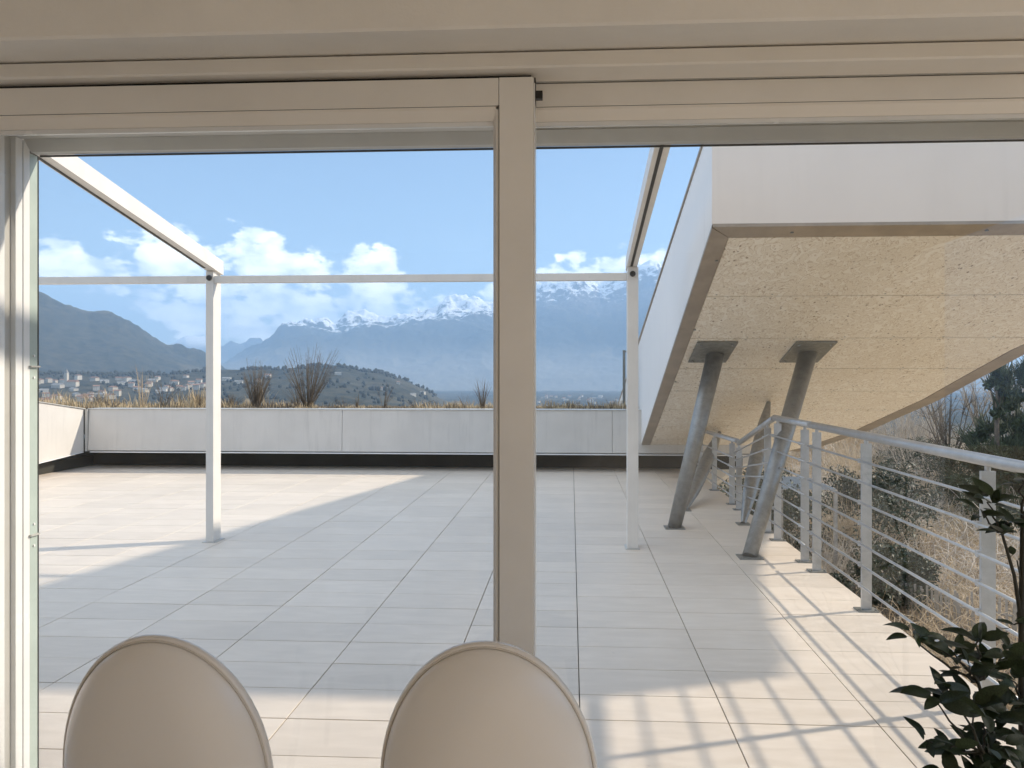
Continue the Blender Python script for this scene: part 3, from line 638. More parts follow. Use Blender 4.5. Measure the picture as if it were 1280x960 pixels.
# ------------------------------------------------------------------ potted plant
def pt(px, py, Y):
    x = at_px(px, Y); d = Y*math.cos(TH)-x*math.sin(TH); return Vector((x, Y, 1.4-(py-471)/951*d))
plant = thing('potted_plant', 'dark green broad-leaved potted plant indoors at the right edge', 'plant', (1.14, 1.8, 0)); plant.location = (0, 0, 0)
bm = bmesh.new(); prev = None
for r, z in ((.13, 0), (.17, .28), (.185, .30), (.185, .33), (.165, .33), (.16, .29), (.01, .29)):
    ring = [bm.verts.new((1.16+r*math.cos(k*math.pi/20), 1.8+r*math.sin(k*math.pi/20), z+.0)) for k in range(40)]
    if prev:
        for k in range(40): bm.faces.new((prev[k], prev[(k+1) % 40], ring[(k+1) % 40], ring[k]))
    prev = ring
obj('pot', bm, 'terracotta_pot', plant, True)
def leaf_mesh(w, bend, seed):
    rs = random.Random(seed); v = []; f = []; N = 8
    for i in range(N+1):
        u = i/N; hw = w*math.sin(math.pi*min(1, u**.82))**.75*(1-.15*u) if 0 < u < 1 else 0.002
        x = u; zc = -bend*u*u+.02*math.sin(u*6+seed)
        for sgn, k in ((-1, 0), (-.5, 1), (0, 2), (.5, 3), (1, 4)):
            v.append((x, sgn*hw, zc+abs(sgn)*hw*.28-(.10*hw if abs(sgn) == 1 else 0)+rs.uniform(-.004, .004)))
    for i in range(N):
        for k in range(4): a = i*5+k; f.append((a, a+1, a+6, a+5))
    me = bpy.data.meshes.new('leaf'); me.from_pydata(v, [], f); me.polygons.foreach_set('use_smooth', [True]*len(f)); me.materials.append(MATS['leaf']); return me
leafs = [leaf_mesh(w, b, i) for i, (w, b) in enumerate(((.22, .12), (.25, .3), (.2, .05), (.27, .2), (.24, .42)))]
def stem_pts(a, b, sag, n=6, seed=0):
    rs = random.Random(seed); out = []
    for i in range(n+1):
        u = i/n; p = a.lerp(b, u)+Vector((rs.uniform(-.006, .006), rs.uniform(-.006, .006), -sag*4*u*(1-u))); out.append(p)
    return out
random.seed(12)
trunks = [([pt(1279, 1010, 1.86), pt(1277, 880, 1.86), pt(1277, 760, 1.86), pt(1279, 640, 1.86)], .0085, .006), ([Vector((1.16, 1.8, .28)), pt(1262, 1000, 1.8), pt(1235, 900, 1.78), pt(1222, 850, 1.76)], .007, .0035), ([Vector((1.12, 1.76, .28)), pt(1240, 1010, 1.72), pt(1225, 940, 1.70)], .006, .003), ([Vector((1.2, 1.84, .28)), pt(1279, 1010, 1.86)], .010, .0085), ([pt(1277, 780, 1.86), pt(1268, 720, 1.85), pt(1252, 665, 1.84)], .005, .003)]
bm = bmesh.new()
def add_stem(P, r0, r1):
    n = len(P)-1
    for i in range(n): tube(P[i], P[i+1], r0+(r1-r0)*i/n, r0+(r1-r0)*(i+1)/n, 8, bm, False)
for P, a, b in trunks: add_stem(P, a, b)
def whorl(c, size, n, seed, tilt=.1):
    rs = random.Random(seed); a0 = rs.uniform(0, 6)
    for k in range(n):
        a = a0+k*2*math.pi/n*1.0+rs.uniform(-.35, .35); el = rs.uniform(-.5, .75)+tilt
        d = Vector((math.cos(a)*math.cos(el), math.sin(a)*.75*math.cos(el), math.sin(el)*.95)).normalized()
        side = d.cross(Vector((rs.uniform(-.5, .5), rs.uniform(-1.1, .1), 1))).normalized(); up = side.cross(d)
        L = size*rs.uniform(.75, 1.15)
        o = bpy.data.objects.new('leaf', leafs[rs.randrange(5)]); C.objects.link(o); o.parent = plant
        m3 = Matrix((d, side, up)).transposed().to_4x4()
        o.matrix_local = Matrix.Translation(c+d*.006+Vector((rs.uniform(-.008, .008), rs.uniform(-.01, .01), rs.uniform(-.012, .012)))) @ m3 @ Matrix.Diagonal((L, L*rs.uniform(.85, 1.15), L, 1))
WH = [  # px, py, Y, leaf size, leaves, stem origin
 (1236, 628, 1.84, .062, 8, 4), (1262, 655, 1.85, .058, 7, 4), (1228, 640, 1.82, .05, 4, 4), (1276, 600, 1.88, .05, 4, 0), (1272, 700, 1.86, .05, 4, 0), (1250, 668, 1.80, .05, 4, 4),
 (1140, 795, 1.74, .052, 6, 1), (1166, 806, 1.74, .058, 6, 1), (1196, 818, 1.75, .062, 7, 1), (1222, 800, 1.77, .06, 6, 1), (1208, 840, 1.74, .064, 7, 1), (1238, 838, 1.78, .06, 7, 1), (1256, 815, 1.8, .058, 6, 1), (1265, 850, 1.84, .06, 6, 0),
 (1171, 874, 1.70, .078, 7, 2), (1186, 868, 1.72, .07, 5, 2), (1215, 880, 1.73, .068, 7, 2), (1235, 900, 1.75, .07, 8, 2), (1258, 890, 1.78, .066, 8, 1), (1274, 880, 1.84, .062, 7, 0),
 (1160, 925, 1.70, .05, 4, 2), (1186, 935, 1.70, .058, 6, 2), (1207, 945, 1.72, .066, 8, 2), (1232, 940, 1.74, .068, 8, 2), (1256, 935, 1.76, .068, 8, 1), (1275, 930, 1.80, .066, 8, 0), (1180, 965, 1.70, .055, 5, 2), (1218, 975, 1.7, .066, 7, 2), (1250, 975, 1.72, .066, 8, 1), (1274, 970, 1.76, .066, 8, 0), (1268, 780, 1.85, .05, 4, 0)]
for i, (a, b, Y, sz, n, o_) in enumerate(WH):
    c = pt(a, b, Y); P = trunks[o_][0]; src = min(P, key=lambda q: (q-c).length+(.0 if q.z < c.z+.02 else .15))
    add_stem(stem_pts(src, c, -.01 if i % 2 else .012, seed=i), .0032, .0016); whorl(c, sz, n, 100+i)
smooth_sides(obj('stem', bm, 'plant_stem', plant))
# ------------------------------------------------------------------ twigs, grass and shrubs
def batch_tubes(P, Rr):
    N, K, _ = P.shape; d = P[:, -1]-P[:, 0]; d = d/np.linalg.norm(d, axis=1, keepdims=True)
    rnd = np.random.default_rng(N).normal(size=(N, 3)); u = np.cross(d, rnd); u /= np.linalg.norm(u, axis=1, keepdims=True); w = np.cross(d, u)
    V = [P+Rr[..., None]*(math.cos(a)*u+math.sin(a)*w)[:, None, :] for a in (0, 2.094, 4.189)]
    V = np.stack(V, 2).reshape(-1, 3); base = (np.arange(N)[:, None]*K+np.arange(K-1)[None, :]).reshape(-1)*3; F_ = []
    for k in range(3): k2 = (k+1) % 3; F_.append(np.stack([base+k, base+k2, base+3+k2, base+3+k], -1))
    return V, np.concatenate(F_)
def fan(rng, N, K, h, spread, lean, wig, base_r=.05, droop=0., r0=.006):
    """N upright stems from a small base"""
    a = rng.uniform(0, 2*np.pi, N); s_ = spread*np.sqrt(rng.uniform(0, 1, N)); hh = h*(1-rng.uniform(0, .5, N)**1.3)*(1-.25*(s_/spread)**2)
    u = np.linspace(0, 1, K)[None, :]
    x = base_r*np.cos(a)[:, None]*rng.uniform(.2, 1, N)[:, None]+np.cos(a)[:, None]*s_[:, None]*u**lean+np.cumsum(rng.normal(0, wig, (N, K)), 1)*u
    y = base_r*np.sin(a)[:, None]*rng.uniform(.2, 1, N)[:, None]+np.sin(a)[:, None]*s_[:, None]*u**lean+np.cumsum(rng.normal(0, wig, (N, K)), 1)*u
    z = hh[:, None]*(u-droop*u**3); P = np.stack([x, y, z], -1); Rr = r0*(1-.8*u)*rng.uniform(.6, 1.2, (N, 1)); return P, np.broadcast_to(Rr, (N, K)).copy()
def side_twigs(rng, P, Rr, M, L, wig, rr=.45):
    N, K, _ = P.shape; i = rng.integers(0, N, M); t_ = rng.uniform(.25, .95, M)*(K-1); k = t_.astype(int); fr = (t_-k)[:, None]
    b = P[i, k]*(1-fr)+P[i, np.minimum(k+1, K-1)]*fr; d = P[i, -1]-P[i, 0]; d /= np.linalg.norm(d, axis=1, keepdims=True)
    d = d+rng.normal(0, .55, (M, 3)); d /= np.linalg.norm(d, axis=1, keepdims=True); KK = 4; u = np.linspace(0, 1, KK)[None, :, None]
    Q = b[:, None, :]+d[:, None, :]*u*(L*rng.uniform(.3, 1, M))[:, None, None]+np.cumsum(rng.normal(0, wig, (M, KK, 3)), 1)*u
    r = (Rr[i, k]*rr)[:, None]*(1-.7*u[..., 0]); return Q, r
def twig_obj(name, sets, material, parent=None):
    Vs, Fs, n = [], [], 0
    for P, Rr in sets:
        V, F_ = batch_tubes(P, Rr); Vs.append(V); Fs.append(F_+n); n += len(V)
    return np_mesh(name, np.concatenate(Vs), np.concatenate(Fs), material, parent)
def shrub_mesh(seed, h, spread, N, M, r0, lean=1.2, wig=.012, L=.3, wig2=.02):
    rng = np.random.default_rng(seed); P, Rr = fan(rng, N, 6, h, spread, lean, wig, h*.05, r0=r0); Q, q = side_twigs(rng, P, Rr, M, L, wig2); Q2, q2 = side_twigs(rng, Q, q, M, L*.45, wig2*.8, .8); return [(P, Rr), (Q, q), (Q2, q2)]
# shrubs and weeds in the planter, standing behind the end parapet
PL = [(385, 12.2, 1.18, .50, 52, 260, .0075, 'twig_dark', 'dry_shrub', 'largest bare shrub behind the end parapet, its stems fanned out'),
      (320, 12.3, .88, .24, 60, 300, .007, 'twig_dark', 'dry_shrub', 'dense upright bare shrub behind the parapet, left of the fanned one'),
      (372, 12.5, .45, .30, 26, 50, .006, 'dry_weed', 'dry_weed', None), (250, 12.2, .36, .26, 40, 120, .006, 'dry_weed', 'dry_weed', None),
      (290, 12.4, .30, .24, 34, 90, .005, 'dry_weed', 'dry_weed', None), (178, 12.0, .80, .18, 12, 30, .007, 'twig_tan', 'dry_weed', 'tall tan weed stalks standing in the dry grass left of the post'),
      (205, 12.2, .68, .34, 12, 40, .006, 'dry_weed', 'dry_weed', None), (222, 12.1, .40, .22, 16, 50, .006, 'dry_weed', 'dry_weed', None),
      (480, 12.2, .55, .26, 10, 26, .006, 'dry_weed', 'dry_weed', 'thin leaning weed stalks right of the fanned bare shrub'),
      (447, 12.1, .32, .12, 8, 14, .007, 'dry_weed', 'dry_weed', None), (430, 12.3, .25, .3, 18, 40, .004, 'dry_weed', 'dry_weed', None), (520, 12.2, .24, .3, 18, 40, .004, 'dry_weed', 'dry_weed', None),
      (603, 12.0, .58, .16, 34, 20, .0045, 'dry_weed', 'dry_weed', 'clump of tall seed-headed weeds behind the parapet, left of the door stile'), (580, 12.1, .34, .1, 10, 10, .004, 'dry_weed', 'dry_weed', None),
      (690, 12.1, .22, .2, 14, 30, .004, 'dry_weed', 'dry_weed', None), (738, 12.1, .27, .12, 8, 16, .005, 'dry_weed', 'dry_weed', None), (765, 12.1, .27, .10, 8, 16, .005, 'dry_weed', 'dry_weed', None), (712, 12.2, .18, .2, 18, 30, .004, 'dry_weed', 'dry_weed', None),
      (140, 12.1, .30, .3, 14, 30, .005, 'dry_weed', 'dry_weed', None), (118, 12.4, .34, .3, 14, 30, .005, 'dry_weed', 'dry_weed', None)]
for i, (px_, Y, h, sp, N, M, r0, mt_, nm, lab) in enumerate(PL):
    o = twig_obj(nm, shrub_mesh(i+5, h, sp, N, M, r0, 1.1 if h > .7 else 1.6, .007, .22 if h > .5 else .12, .012), mt_); o.location = (at_px(px_, Y), Y, .86)
    tag(o, lab or 'small brown dried weed among the low growth behind the end parapet', 'shrub' if 'shrub' in nm else 'weed', None if lab else 'small dried weeds behind the parapet')
    if lab and ('seed' in lab or 'tall tan' in lab):   # seed heads belong to the same plant
        pass
def grass(name, n, xr2, yr, h, z0, material, seed, wid=.006, tuft=None):
    rng = np.random.default_rng(seed); x = rng.uniform(*xr2, n); y = rng.uniform(*yr, n)
    hh = h*rng.uniform(.25, 1, n)*(.22+1.5*vnoise(x*2.6, y*2.0, seed)**2); a = rng.uniform(0, 2*np.pi, n); ln = rng.uniform(.1, .7, n)*hh
    z = np.full(n, z0) if not callable(z0) else z0(x, y)
    dx, dy = np.cos(a), np.sin(a); px_, py_ = -dy*wid/2, dx*wid/2; V = []
    for u, w in ((0, 1), (.45, .9), (.8, .55)):
        for s_ in (-1, 1): V.append(np.stack([x+dx*ln*u**2+s_*px_*w, y+dy*ln*u**2+s_*py_*w, z+hh*u], -1))
    V.append(np.stack([x+dx*ln, y+dy*ln, z+hh*.95], -1)); V = np.stack(V, 1).reshape(-1, 3); b = np.arange(n)*7
    F_ = [np.stack([b+i_, b+j_, b+k_], -1) for i_, j_, k_ in ((0, 1, 3), (0, 3, 2), (2, 3, 5), (2, 5, 4), (4, 5, 6))]
    o = np_mesh(name, V, np.concatenate(F_), material); tag(o, kind='stuff'); return o
grass('dry_grass', 2700, (-9.0, -5.2), (11.6, 13.0), .32, .86, 'dry_grass', 3, .008)
grass('dry_grass', 6000, (-5.2, 1.2), (11.6, 13.0), .15, .86, 'dry_grass', 4, .007)
grass('dry_undergrowth', 5000, (-9.0, 1.2), (11.55, 12.6), .13, .86, 'dry_weed', 5, .008)
# ------------------------------------------------------------------ the slope to the right, below the terrace
def gza(x, y): return heights(np.arctan2(x, y), np.hypot(x, y))
rng = np.random.default_rng(77)
def tangle(name, n, material, h, L, seed, r=(12, 58), t_=(.12, .66), rad=.012):
    rng = np.random.default_rng(seed); Y = np.exp(rng.uniform(np.log(r[0]), np.log(r[1]), n)); X = Y*rng.uniform(*t_, n); Z = gza(X, Y)
    K = 6; d = rng.normal(0, 1, (n, 3)); d[:, 2] = np.abs(d[:, 2])*.8; d /= np.linalg.norm(d, axis=1, keepdims=True); u = np.linspace(0, 1, K)[None, :, None]
    c = rng.normal(0, .5, (n, 1, 3)); LL = L*rng.uniform(.3, 1, (n, 1, 1))*(Y/25)[:, None, None]**.4
    P = np.stack([X, Y, Z+h*rng.uniform(0, 1, n)**2*.7], -1)[:, None, :]+d[:, None, :]*u*LL+c*(u*(1-u))*LL*1.6+np.cumsum(rng.normal(0, .02, (n, K, 3)), 1)
    Rr = np.broadcast_to(rad*(Y/25)[:, None]**.6*(1-.7*u[..., 0]), (n, K)).copy(); o = twig_obj(name, [(P, Rr)], material); tag(o, kind='stuff')
tangle('dry_brush', 12000, 'twig_tan', .6, 1.3, 1, rad=.015); tangle('dry_brush', 7000, 'twig_pale', .8, 1.5, 2, (18, 58), rad=.016); tangle('dry_brush', 3500, 'twig_dark', .3, 1.2, 3)
grass('tall_dry_grass', 60000, (2.5, 30), (11, 52), .55, gza, 'dry_grass', 9, .03)
# bare shrubs, four kinds copied about the slope
def bare(seed, h, sp, N, M, r0, mt_): return twig_obj('bare_shrub', shrub_mesh(seed, h, sp, N, M, r0, .9, .05, h*.34, .06), mt_)
kinds = [bare(201, 2.2, 1.5, 60, 420, .020, 'twig_tan'), bare(202, 2.7, 1.3, 55, 460, .022, 'twig_pale'), bare(203, 1.7, 1.5, 70, 360, .018, 'twig_dark'), bare(204, 3.2, 1.3, 45, 480, .025, 'twig_tan')]
lab_k = ['tan bare shrub in the tangled brush on the slope right of the railing', 'pale grey bare shrub in the tangled brush on the slope right of the railing', 'low dark bare shrub in the tangled brush on the slope right of the railing', 'tall tan bare shrub in the tangled brush on the slope right of the railing']
spots = [(24, .20), (27, .25), (30, .30), (26, .33), (34, .36), (31, .40), (38, .44), (29, .46), (36, .50), (42, .36), (45, .42), (47, .47), (50, .52), (40, .56), (22, .28), (20, .22), (35, .24), (43, .27), (48, .31), (52, .36), (54, .41), (56, .46), (55, .57), (25, .42), (33, .58), (18, .31), (22, .37), (28, .17), (39, .19), (47, .22), (53, .26), (57, .31), (46, .60), (51, .63), (30, .53), (60, .38), (62, .44), (63, .50), (44, .50), (49, .56), (17, .25), (16, .19)]
rs = random.Random(5)
for i, (Y, tt) in enumerate(spots):
    k = rs.choice((0, 1, 2, 3) if Y > 28 else (0, 2, 0, 1)); src = kinds[k]
    o = src if not src.get('label') else src.copy()
    if o is not src: C.objects.link(o)
    x = Y*tt; sc_ = rs.uniform(.7, 1.15)*(1 if Y < 40 else 1.25); 
    if .44 < tt and Y < 32: sc_ *= .55
    o.location = (x, Y, gz(x, Y)-.1); o.rotation_euler = (0, 0, rs.uniform(0, 6)); o.scale = (sc_*1.1, sc_*1.1, sc_)
    tag(o, lab_k[k], 'shrub', 'bare shrubs on the slope right of the terrace')
for k_ in kinds:
    if not k_.get('label'): k_.location = (30, 50, -6); tag(k_, lab_k[kinds.index(k_)], 'shrub', 'bare shrubs on the slope right of the terrace')
def leafmass(name, rng, n, fn, size, material, parent=None):
    c = fn(rng, n); a = rng.normal(0, 1, (n, 3)); a /= np.linalg.norm(a, axis=1, keepdims=True); b = np.cross(a, rng.normal(0, 1, (n, 3))); b /= np.linalg.norm(b, axis=1, keepdims=True)
    s_ = size*rng.uniform(.5, 1.2, (n, 1)); V = np.stack([c-a*s_, c+b*s_*.45, c+a*s_, c-b*s_*.45], 1).reshape(-1, 3); i = np.arange(n)*4
    return np_mesh(name, V, np.stack([i, i+1, i+2, i+3], -1), material, parent)
def clumps(cs):
    def fn(rng, n):
        cs_ = np.array(cs); w = cs_[:, 3]**2; k = rng.choice(len(cs_), n, p=w/w.sum()); d = rng.normal(0, 1, (n, 3)); d /= np.linalg.norm(d, axis=1, keepdims=True)
        return cs_[k, :3]+d*(cs_[k, 3]*rng.uniform(.45, 1.05, n))[:, None]*np.array([1, 1, .8])
    return fn
def leafy_bush(px_, Y, h, w, seed, label, group=None):
    rng = np.random.default_rng(seed); x = at_px(px_, Y); s = thing('evergreen_bush', label, 'bush', (x, Y, gz(x, Y)), group)
    cs = [(rng.normal(0, w*.4), rng.normal(0, w*.4), rng.uniform(.2, .85)*h, w*rng.uniform(.16, .3)) for _ in range(16)]
    leafmass('foliage', rng, 9000, clumps(cs), .06, 'ivy', s); twig_obj('stem', shrub_mesh(seed, h, w*.6, 14, 60, .022, 1., .05, h*.3, .05), 'twig_dark', s)
leafy_bush(1085, 24, 3.1, 2.4, 31, 'dark green leafy bush just right of the close pair of railing posts')
leafy_bush(1105, 17.5, 2.0, 1.7, 32, 'dark leafy bush low behind the railing beside the second railing post')
leafy_bush(985, 22, 2.6, 3.0, 33, 'dark leafy bush seen under the stair block through the railing')
leafy_bush(930, 21, 3.0, 3.2, 34, 'dark leafy bush furthest left behind the railing, under the stair block')
leafy_bush(1215, 33, 2.6, 3.0, 35, 'dark leafy undergrowth at the foot of the evergreen tree')
leafy_bush(1262, 27, 2.2, 2.6, 36, 'dark leafy undergrowth at the right edge under the evergreen tree')
leafy_bush(1150, 40, 2.6, 2.6, 37, 'dark leafy bush below the bare trees on the slope')
def big_evergreen(px_, Y, top, w, seed, label):
    rng = np.random.default_rng(seed); x = at_px(px_, Y); z0 = gz(x, Y); h = top-z0
    s = thing('evergreen_tree', label, 'tree', (x, Y, z0)); cs = []
    for _ in range(46):
        u = rng.uniform(.08, 1); r_ = w*(1-u)**.55*.8*math.sqrt(rng.uniform(0, 1)); a = rng.uniform(0, 6.28)
        cs.append((r_*math.cos(a), r_*math.sin(a), u*h*.97, w*rng.uniform(.13, .24)*(1.15-.6*u)))
    # spiky branchlets pointing out and up
    fn = clumps(cs); c = fn(rng, 2600); d = c-np.array([0, 0, h*.3]); d /= np.linalg.norm(d, axis=1, keepdims=True); d = d+rng.normal(0, .5, d.shape); d[:, 2] += .3
    u = np.linspace(0, 1, 3)[None, :, None]; P = c[:, None, :]+d[:, None, :]*u*.38; Rr = np.broadcast_to(.03*(1-.8*u[..., 0]), (2600, 3)).copy()
    twig_obj('branchlet', [(P, Rr)], 'evergreen', s)['kind'] = 'stuff'
    leafmass('crown', rng, 15000, fn, .13, 'evergreen', s)
    smooth_sides(obj('trunk', tube((0, 0, -.2), (0, 0, h*.85), .17, .05, 12), 'bark', s))
    limbs = bmesh.new()
    for q in cs[::3]: tube((0, 0, max(.3, q[2]*.8)), q[:3], .045, .015, 6, limbs)
    obj('limb', limbs, 'bark', s)
big_evergreen(1246, 31, 1.75, 2.3, 61, 'dark bushy evergreen tree rising on the slope at the right edge')
big_evergreen(1292, 36, 2.5, 2.2, 62, 'second dark evergreen tree cut off by the right edge, behind the first')
def bare_tree(px_, Y, top, seed, label, group, dens=1.):
    rng = np.random.default_rng(seed); x = at_px(px_, Y); z0 = gz(x, Y)-.1; h = top-z0
    s = thing('bare_tree', label, 'tree', (x, Y, z0), group); lean = rng.normal(0, .04, 2)*h; tb = bmesh.new(); pts_ = [Vector((lean[0]*u*u, lean[1]*u*u, h*.5*u)) for u in np.linspace(0, 1, 5)]
    for i in range(4): tube(pts_[i], pts_[i+1], .11*h/6*(1-.13*i), .11*h/6*(1-.13*(i+1)), 8, tb)
    smooth_sides(obj('trunk', tb, 'bark', s)); N = 16; top_ = np.array(pts_[-1]); sets = []
    t0 = rng.uniform(.35, 1, N); b = np.array([list(pts_[0].lerp(pts_[-1], t)) for t in t0]); a = rng.uniform(0, 6.28, N); K = 6; u = np.linspace(0, 1, K)[None, :]
    sp = h*rng.uniform(.08, .27, N); hh = (h-b[:, 2])*rng.uniform(.7, 1, N)
    P = np.stack([b[:, 0:1]+(np.cos(a)*sp)[:, None]*u**.8, b[:, 1:2]+(np.sin(a)*sp)[:, None]*u**.8, b[:, 2:3]+hh[:, None]*u], -1)+np.cumsum(rng.normal(0, .03*h/6, (N, K, 3)), 1)*u[..., None]
    Rr = np.broadcast_to(.045*h/6*(1-.8*u), (N, K)).copy(); sets.append((P, Rr))
    Q, q = side_twigs(rng, P, Rr, int(130*dens), h*.2, .03*h/6, .55); sets.append((Q, q)); Q2, q2 = side_twigs(rng, Q, q, int(520*dens), h*.1, .02*h/6, .7); sets.append((Q2, q2))
    twig_obj('crown', sets, 'twig_dark' if dens > .8 else 'twig_pale', s)
G = 'bare trees against the blue mountain on the right'
bare_tree(1187, 34, 1.25, 71, 'dark bare tree with a forked trunk just left of the evergreen', None, .9)
for px_, Y, top, sd_, d_ in ((1150, 46, -.2, 72, .7), (1122, 50, -.75, 73, .7), (1098, 52, -1.2, 74, .7), (1165, 52, .6, 75, .7), (1135, 56, .0, 76, .7), (1262, 48, 2.9, 77, .7), (1228, 52, 2.2, 78, .7), (1278, 44, 3.2, 79, .7)):
    bare_tree(px_, Y, top, sd_, 'pale grey bare tree among the line of trees behind the brush on the right', G, d_)
# picket fence on the slope
pf = thing('picket_fence', 'weathered low picket fence below the terrace, seen through the railing', 'fence', (6.5, 16, -4)); pf.location = (0, 0, 0)
A_, B_ = (at_px(1085, 17.5), 17.5), (at_px(1300, 14.6), 14.6); n = 44
for i in range(n):
    u = i/(n-1); x, y = A_[0]+(B_[0]-A_[0])*u, A_[1]+(B_[1]-A_[1])*u; z = gz(x, y); hh = .95+.06*math.sin(i*2.3)
    o = obj('picket', bx(-.022, .022, -.01, .01, -.1, hh), 'picket', pf); o.location = (x, y, z); o.rotation_euler = (rs.gauss(0, .04), rs.gauss(0, .05), -.4)
d = Vector((B_[0]-A_[0], B_[1]-A_[1], 0)); 
for hz in (.25, .7):
    zz = [gz(*A_)+hz, gz(*B_)+hz]; part('fence_rail', tube((A_[0], A_[1]+.03, zz[0]), (B_[0], B_[1]+.03, zz[1]), .025, n=6), 'picket', pf)
# small wire-mesh roof of a pen seen through the railing
mr = thing('mesh_roof', 'pale wire mesh pen roof seen through the railing under the stair block', 'pen roof', (0, 0, 0))
xa, xb, y0, y1 = at_px(965, 19), at_px(1030, 19), 18.2, 20.4; bm = bmesh.new(); z = -1.25
for k in range(34): bx(xa, xb, y0+k*(y1-y0)/33-.008, y0+k*(y1-y0)/33+.008, z+.0, z+.012, 0, bm)
for k in range(22): bx(xa+k*(xb-xa)/21-.008, xa+k*(xb-xa)/21+.008, y0, y1, z+.013, z+.025, 0, bm)
part('wire_mesh', bm, 'wire', mr)
for x, y in ((xa, y0), (xb, y0), (xa, y1), (xb, y1)): part('post', bx(x-.04, x+.04, y-.04, y+.04, -4.3, z-.002), 'picket', mr)
# ------------------------------------------------------------------ the village on the valley slope
def px_az(px_): return math.atan((px_-662.5)/951)-TH
def house_meshes(w, d, h, rh, wm, rm):
    a = bx(-w/2, w/2, -d/2, d/2, -6, h); me = bpy.data.meshes.new('wall'); a.to_mesh(me); a.free(); me.materials.append(MATS[wm])
    b = poly_prism([(-w/2-.5, -d/2-.5, h), (-w/2-.5, d/2+.5, h), (-w/2-.5, 0, h+rh)], (w+1, 0, 0)); m2 = bpy.data.meshes.new('roof'); b.to_mesh(m2); b.free(); m2.materials.append(MATS[rm])
    c = bmesh.new()
    for k in range(max(2, int(w//4))):
        for z in ((1.3, 4.3) if h > 5 else (1.3,)): bx(-w/2+1.4+k*3.8, -w/2+2.6+k*3.8, -d/2-.12, -d/2-.02, z, z+1.5, 0, c)
    m3 = bpy.data.meshes.new('window'); c.to_mesh(m3); c.free(); m3.materials.append(MATS['path_grey']); return me, m2, m3
HK = [house_meshes(13, 10, 6, 2.6, 'house_white', 'roof_tile'), house_meshes(17, 10, 5, 2.4, 'house_white', 'roof_grey'), house_meshes(11, 9, 8, 2.2, 'house_white', 'roof_tile'), house_meshes(20, 12, 8, 3, 'house_ochre', 'roof_tile')]
rs = random.Random(21)
def put_house(px_, r, k, label, group, sc_=1., rz=None):
    a = px_az(px_); x, y = r*math.sin(a), r*math.cos(a); z = gz(x, y)
    s = thing('village_house', label, 'house', (x, y, z), group, rs.uniform(-.7, .7) if rz is None else rz); s.scale = (sc_,)*3
    for nm, me in zip(('wall', 'roof', 'window'), HK[k]):
        o = bpy.data.objects.new(nm, me); C.objects.link(o); o.parent = s
        if nm == 'window': o['kind'] = 'stuff'
put_house(52, 1330, 3, 'large ochre house lowest at the left edge of the village', None, 1.0, -.2)
zones = [((42, 80), 'small pale village house left of the church tower', 'village houses left of the church tower', 13), ((86, 160), 'small pale village house just right of the church tower', 'village houses right of the church tower', 22),
         ((162, 258), 'small pale village house on the slope left of the pergola post', 'village houses left of the pergola post', 24), ((278, 345), 'pale village house right of the pergola post, below the wooded hill', 'village houses right of the pergola post', 4)]
for (p0, p1), lab, grp, n in zones:
    for i in range(n):
        px_ = p0+(p1-p0)*(i+rs.uniform(.1, .9))/n; r = rs.choice((1350, 1480, 1600, 1700, 1820, 1900))+rs.uniform(-40, 40)
        if p0 > 160: r = rs.uniform(1580, 1980)
        put_house(px_, r, rs.choice((0, 0, 1, 2, 2, 1)), lab, grp, rs.uniform(.8, 1.15))
for i in range(30):
    put_house(rs.uniform(672, 778), rs.uniform(2300, 4200), rs.choice((0, 1, 2)), 'tiny hazy white house on the valley floor right of the door stile', 'hazy valley houses right of the door stile', rs.uniform(.8, 1.3))
for i in range(5):
    put_house(rs.uniform(420, 540), rs.uniform(1500, 2050), rs.choice((0, 1, 2)), 'small pale farmhouse in the fields under the wooded hill, right of the bare shrubs', 'farmhouses under the wooded hill', rs.uniform(.7, .9))
a = px_az(83); r = 1720; x, y = r*math.sin(a), r*math.cos(a); z = gz(x, y)
ch = thing('church', 'white church with a slender bell tower in the village', 'church', (x, y, z))
obj('bell_tower', bx(-3, 3, -3, 3, -4, 26), 'house_white', ch)
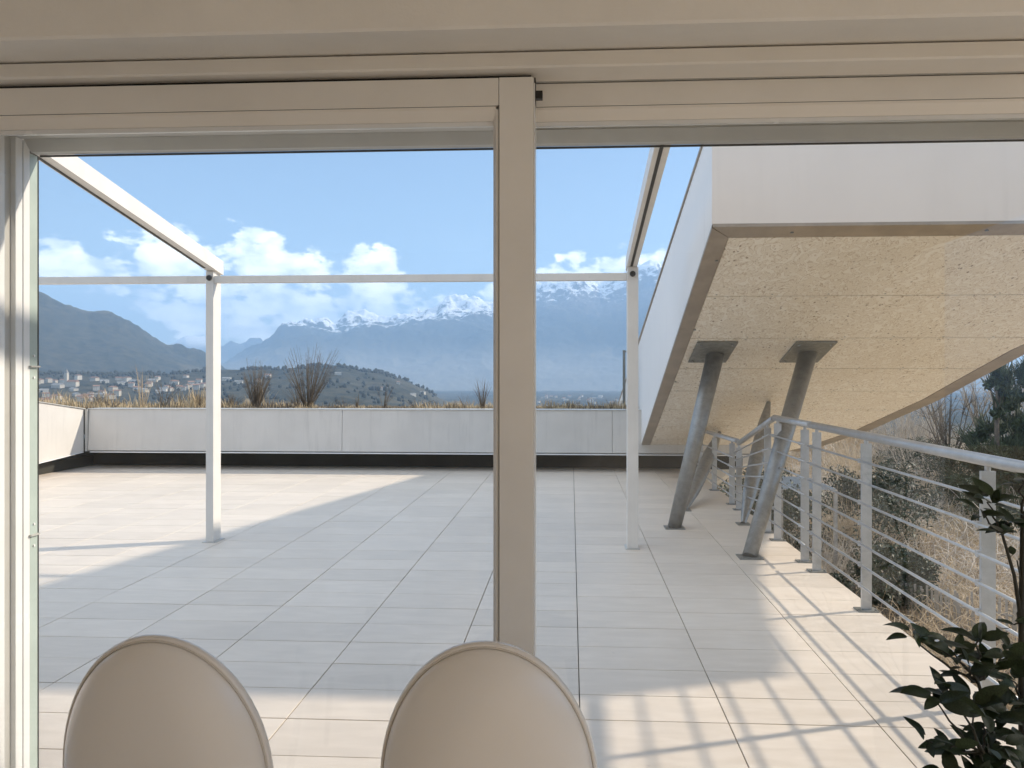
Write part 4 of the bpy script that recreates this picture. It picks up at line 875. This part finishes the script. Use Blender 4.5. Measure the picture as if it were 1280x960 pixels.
bm = bmesh.new(); bmesh.ops.create_cone(bm, cap_ends=True, segments=4, radius1=4.6, radius2=.2, depth=9, matrix=Matrix.Translation((0, 0, 30.55)) @ Matrix.Rotation(math.pi/4, 4, 'Z')); obj('spire', bm, 'roof_grey', ch)
obj('nave', bx(3.02, 22, -5, 6, -4, 9), 'house_white', ch); obj('roof', poly_prism([(3.05, -5.6, 9.02), (3.05, 6.6, 9.02), (3.05, .5, 13)], (19.5, 0, 0)), 'roof_tile', ch)
# woods on the village slope and the wooded hill
rng = np.random.default_rng(9); n = 1500
pxs = rng.uniform(20, 545, n); r_ = rng.uniform(1150, 2140, n); crest = rng.uniform(0, 1, n) < .38; r_[crest] = rng.uniform(2080, 2160, crest.sum())
a = np.arctan((pxs-662.5)/951)-TH; keep = (fbm(pxs/28, r_/120, 3, 5) > .50) | (crest & (fbm(pxs/14, pxs*0+2, 2, 6) > .45)); a, r_ = a[keep], r_[keep]; n = len(a)
x, y = r_*np.sin(a), r_*np.cos(a); z = heights(a, r_)
bm = bmesh.new(); bmesh.ops.create_icosphere(bm, subdivisions=1, radius=1); bm.verts.ensure_lookup_table(); iv = np.array([v.co[:] for v in bm.verts]); ifc = np.array([[v.index for v in f.verts] for f in bm.faces]); bm.free()
sz = rng.uniform(2.4, 5, n); hgt = sz*rng.uniform(.9, 1.6, n)
V = np.stack([x, y, z+hgt*.5], -1)[:, None, :]+iv[None]*np.stack([sz, sz, hgt], -1)[:, None, :]*rng.uniform(.75, 1.15, (n, len(iv), 1))
o = np_mesh('distant_woods', V.reshape(-1, 3), (ifc[None]+(np.arange(n)*len(iv))[:, None, None]).reshape(-1, 3), 'far_tree'); tag(o, kind='stuff')
# ------------------------------------------------------------------ put each empty at the base of its thing
bpy.context.view_layer.update()
for r in [o for o in C.objects if o.type == 'EMPTY' and o.parent is None and o.location.length < 1e-6 and o.children]:
    ps = [ch.matrix_world @ Vector(c) for ch in r.children for c in ch.bound_box]
    b = Vector(((min(p.x for p in ps)+max(p.x for p in ps))/2, (min(p.y for p in ps)+max(p.y for p in ps))/2, min(p.z for p in ps)))
    for ch in r.children: ch.location = ch.location-b
    r.location = b
